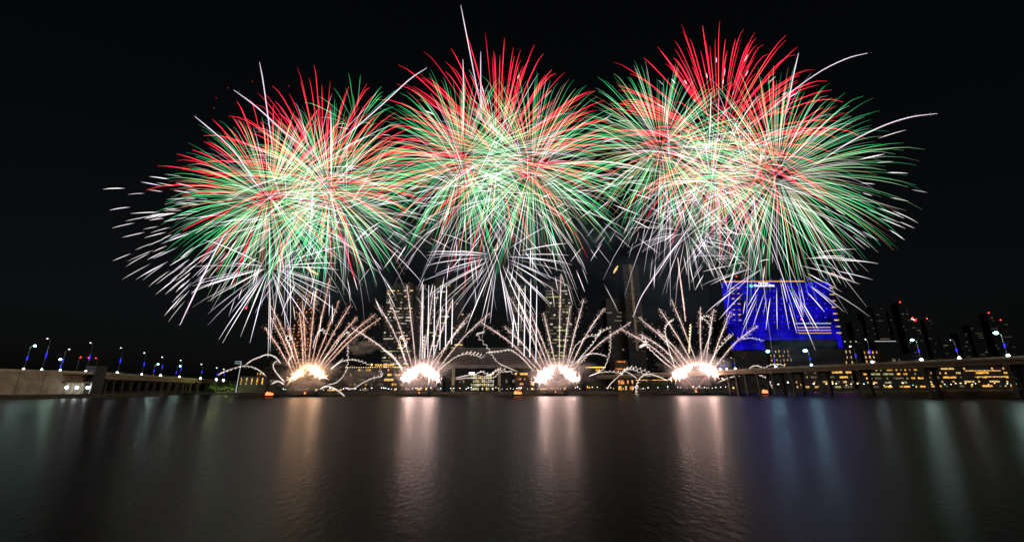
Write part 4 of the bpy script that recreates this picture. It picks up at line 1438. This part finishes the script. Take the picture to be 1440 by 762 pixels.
# one tall comet over the fourth fountain and two falling embers
for pl, rad, cr, lab, cat in (
        ([(953, 362), (957, 395), (961, 425), (964, 452)], 0.5, (1.0, 0.68, 0.58), 'tall pink comet standing above the fourth fountain', 'comet_trail'),
        ([(430, 376), (438, 380.5), (447, 386)], 1.1, (1.0, 0.55, 0.22), 'short fat orange ember under the left cluster', 'falling_ember'),
        ([(863, 384), (866, 379), (869, 374)], 0.9, (1.0, 0.62, 0.22), 'short golden ember near the unfinished tower', 'falling_ember'),
        ([(695, 352), (699, 350), (700, 343)], 0.7, (1.0, 0.85, 0.6), 'tiny white gold spark at the heart of the middle white burst', 'falling_ember')):
    P = [at(x, y, 345) for x, y in pl]
    c = P[-1]
    pts = smooth(P, 12)
    o = empty(cat, c)
    tag(o, lab, 'firework')
    T, S = Trails(), Trails()
    furry(T, S, [p - c for p in pts], rad, mul(cr, 0.65), 0.5, 90 if cat == 'comet_trail' else 12)
    T.build('spark_trail', o)
    S.build('sparks', o)['kind'] = 'stuff'
o = empty('red_star', at(346, 433, 350))
tag(o, 'single red star glowing low under the far left dashes', 'firework')
T = Trails()
for _ in range(14):
    v = Vector((random.gauss(0, 1), random.gauss(0, 1), random.gauss(0, 1))).normalized()
    T.tube([v * 0.1, v * random.uniform(1, 2.6)], [0.35, 0.1], [mul(RED, 0.9), mul(RED, 0.3)], 3)
T.build('spark_trail', o)
for k, (x, y) in enumerate(((321, 124), (355, 115), (304, 138), (301, 152), (384, 122), (406, 121))):
    o = empty('red_ember', at(x, y, 372))
    tag(o, 'tiny fading red ember above the upper left edge of the left cluster', 'firework', 'fading red embers')
    Trails().tube([Vector((-.5, 0, .5)), Vector((0, 0, 0)), Vector((.5, 0, -.5))], [0.2, 0.55, 0.2], [mul(RED, .25)] * 3, 5).build('spark_trail', o)


# ------------------------------------------------------------------ smoke
def smoke_material(name, dens, c):
    m, n, o = new_mat(name)
    pv = n.nodes.new('ShaderNodeVolumePrincipled')
    pv.inputs['Color'].default_value = (*c, 1)
    pv.inputs['Anisotropy'].default_value = 0.2
    tc = n.nodes.new('ShaderNodeTexCoord')
    no = n.nodes.new('ShaderNodeTexNoise')
    no.inputs['Scale'].default_value = 2.3
    no.inputs['Detail'].default_value = 7
    n.links.new(tc.outputs['Object'], no.inputs['Vector'])
    ln = n.nodes.new('ShaderNodeVectorMath'); ln.operation = 'LENGTH'
    n.links.new(tc.outputs['Object'], ln.inputs[0])
    ma = n.nodes.new('ShaderNodeMapRange')
    ma.inputs[1].default_value = 0.8; ma.inputs[2].default_value = 0.3
    ma.inputs[3].default_value = 0.0; ma.inputs[4].default_value = 1.0
    ad = n.nodes.new('ShaderNodeMath'); ad.operation = 'MULTIPLY_ADD'
    ad.inputs[1].default_value = -1.5
    ad.inputs[2].default_value = 0.75
    n.links.new(no.outputs['Fac'], ad.inputs[0])
    a2 = n.nodes.new('ShaderNodeMath'); a2.operation = 'ADD'
    n.links.new(ln.outputs['Value'], a2.inputs[0]); n.links.new(ad.outputs[0], a2.inputs[1])
    n.links.new(a2.outputs[0], ma.inputs[0])
    mb = n.nodes.new('ShaderNodeMapRange')
    mb.inputs[1].default_value = 0.42; mb.inputs[2].default_value = 0.66
    mb.inputs[3].default_value = 0.0; mb.inputs[4].default_value = dens
    n.links.new(no.outputs['Fac'], mb.inputs[0])
    mu = n.nodes.new('ShaderNodeMath'); mu.operation = 'MULTIPLY'
    n.links.new(ma.outputs[0], mu.inputs[0]); n.links.new(mb.outputs[0], mu.inputs[1])
    n.links.new(mu.outputs[0], pv.inputs['Density'])
    n.links.new(pv.outputs[0], o.inputs['Volume'])
    return m


M['smoke'] = smoke_material('smoke', 0.5, (0.9, 0.84, 0.82))
M['glow_smoke'] = smoke_material('glow_smoke', 0.14, (0.95, 0.9, 0.88))
for px, py, sx, sz in ((510, 487, 34, 14), (505, 529, 40, 17), (430, 541, 34, 11), (783, 539, 32, 10)):
    q = at(px, py, FD + 9)
    w = MB(); w.ball((0, 0, 0), 1.0, 20, 12)
    o = w.build('smoke', M['smoke'], None, q)
    o.scale = (sx * mpp(FD), 6.0, sz * mpp(FD))
    o['kind'] = 'stuff'
for px, py in FOUNT:  # thin smoke added round each flash to give a bloom-like glow
    q = at(px, py - 4, FD + 2)
    w = MB(); w.ball((0, 0, 0), 1.0, 20, 12)
    o = w.build('smoke', M['glow_smoke'], None, q)
    o.scale = (62 * mpp(FD), 12.0, 34 * mpp(FD))
    o['kind'] = 'stuff'
M['lamp_smoke'] = smoke_material('lamp_smoke', 0.035, (0.35, 0.65, 0.9))
M['drift_smoke'] = smoke_material('drift_smoke', 0.013, (0.42, 0.62, 0.88))
for px, py, d, sx, sz in ((470, 350, 415, 190, 110), (720, 350, 420, 200, 110), (960, 370, 415, 190, 110), (1120, 488, 305, 70, 26)):
    q = at(px, py, d)
    w = MB(); w.ball((0, 0, 0), 1.0, 24, 14)
    o = w.build('smoke', M['drift_smoke'] if d > 400 else M['lamp_smoke'], None, q)
    o.scale = (sx * mpp(d), 30.0 if d > 400 else 16.0, sz * mpp(d))
    o['kind'] = 'stuff'

print('objects', len(scene.objects), 'verts', sum(len(m.vertices) for m in bpy.data.meshes))
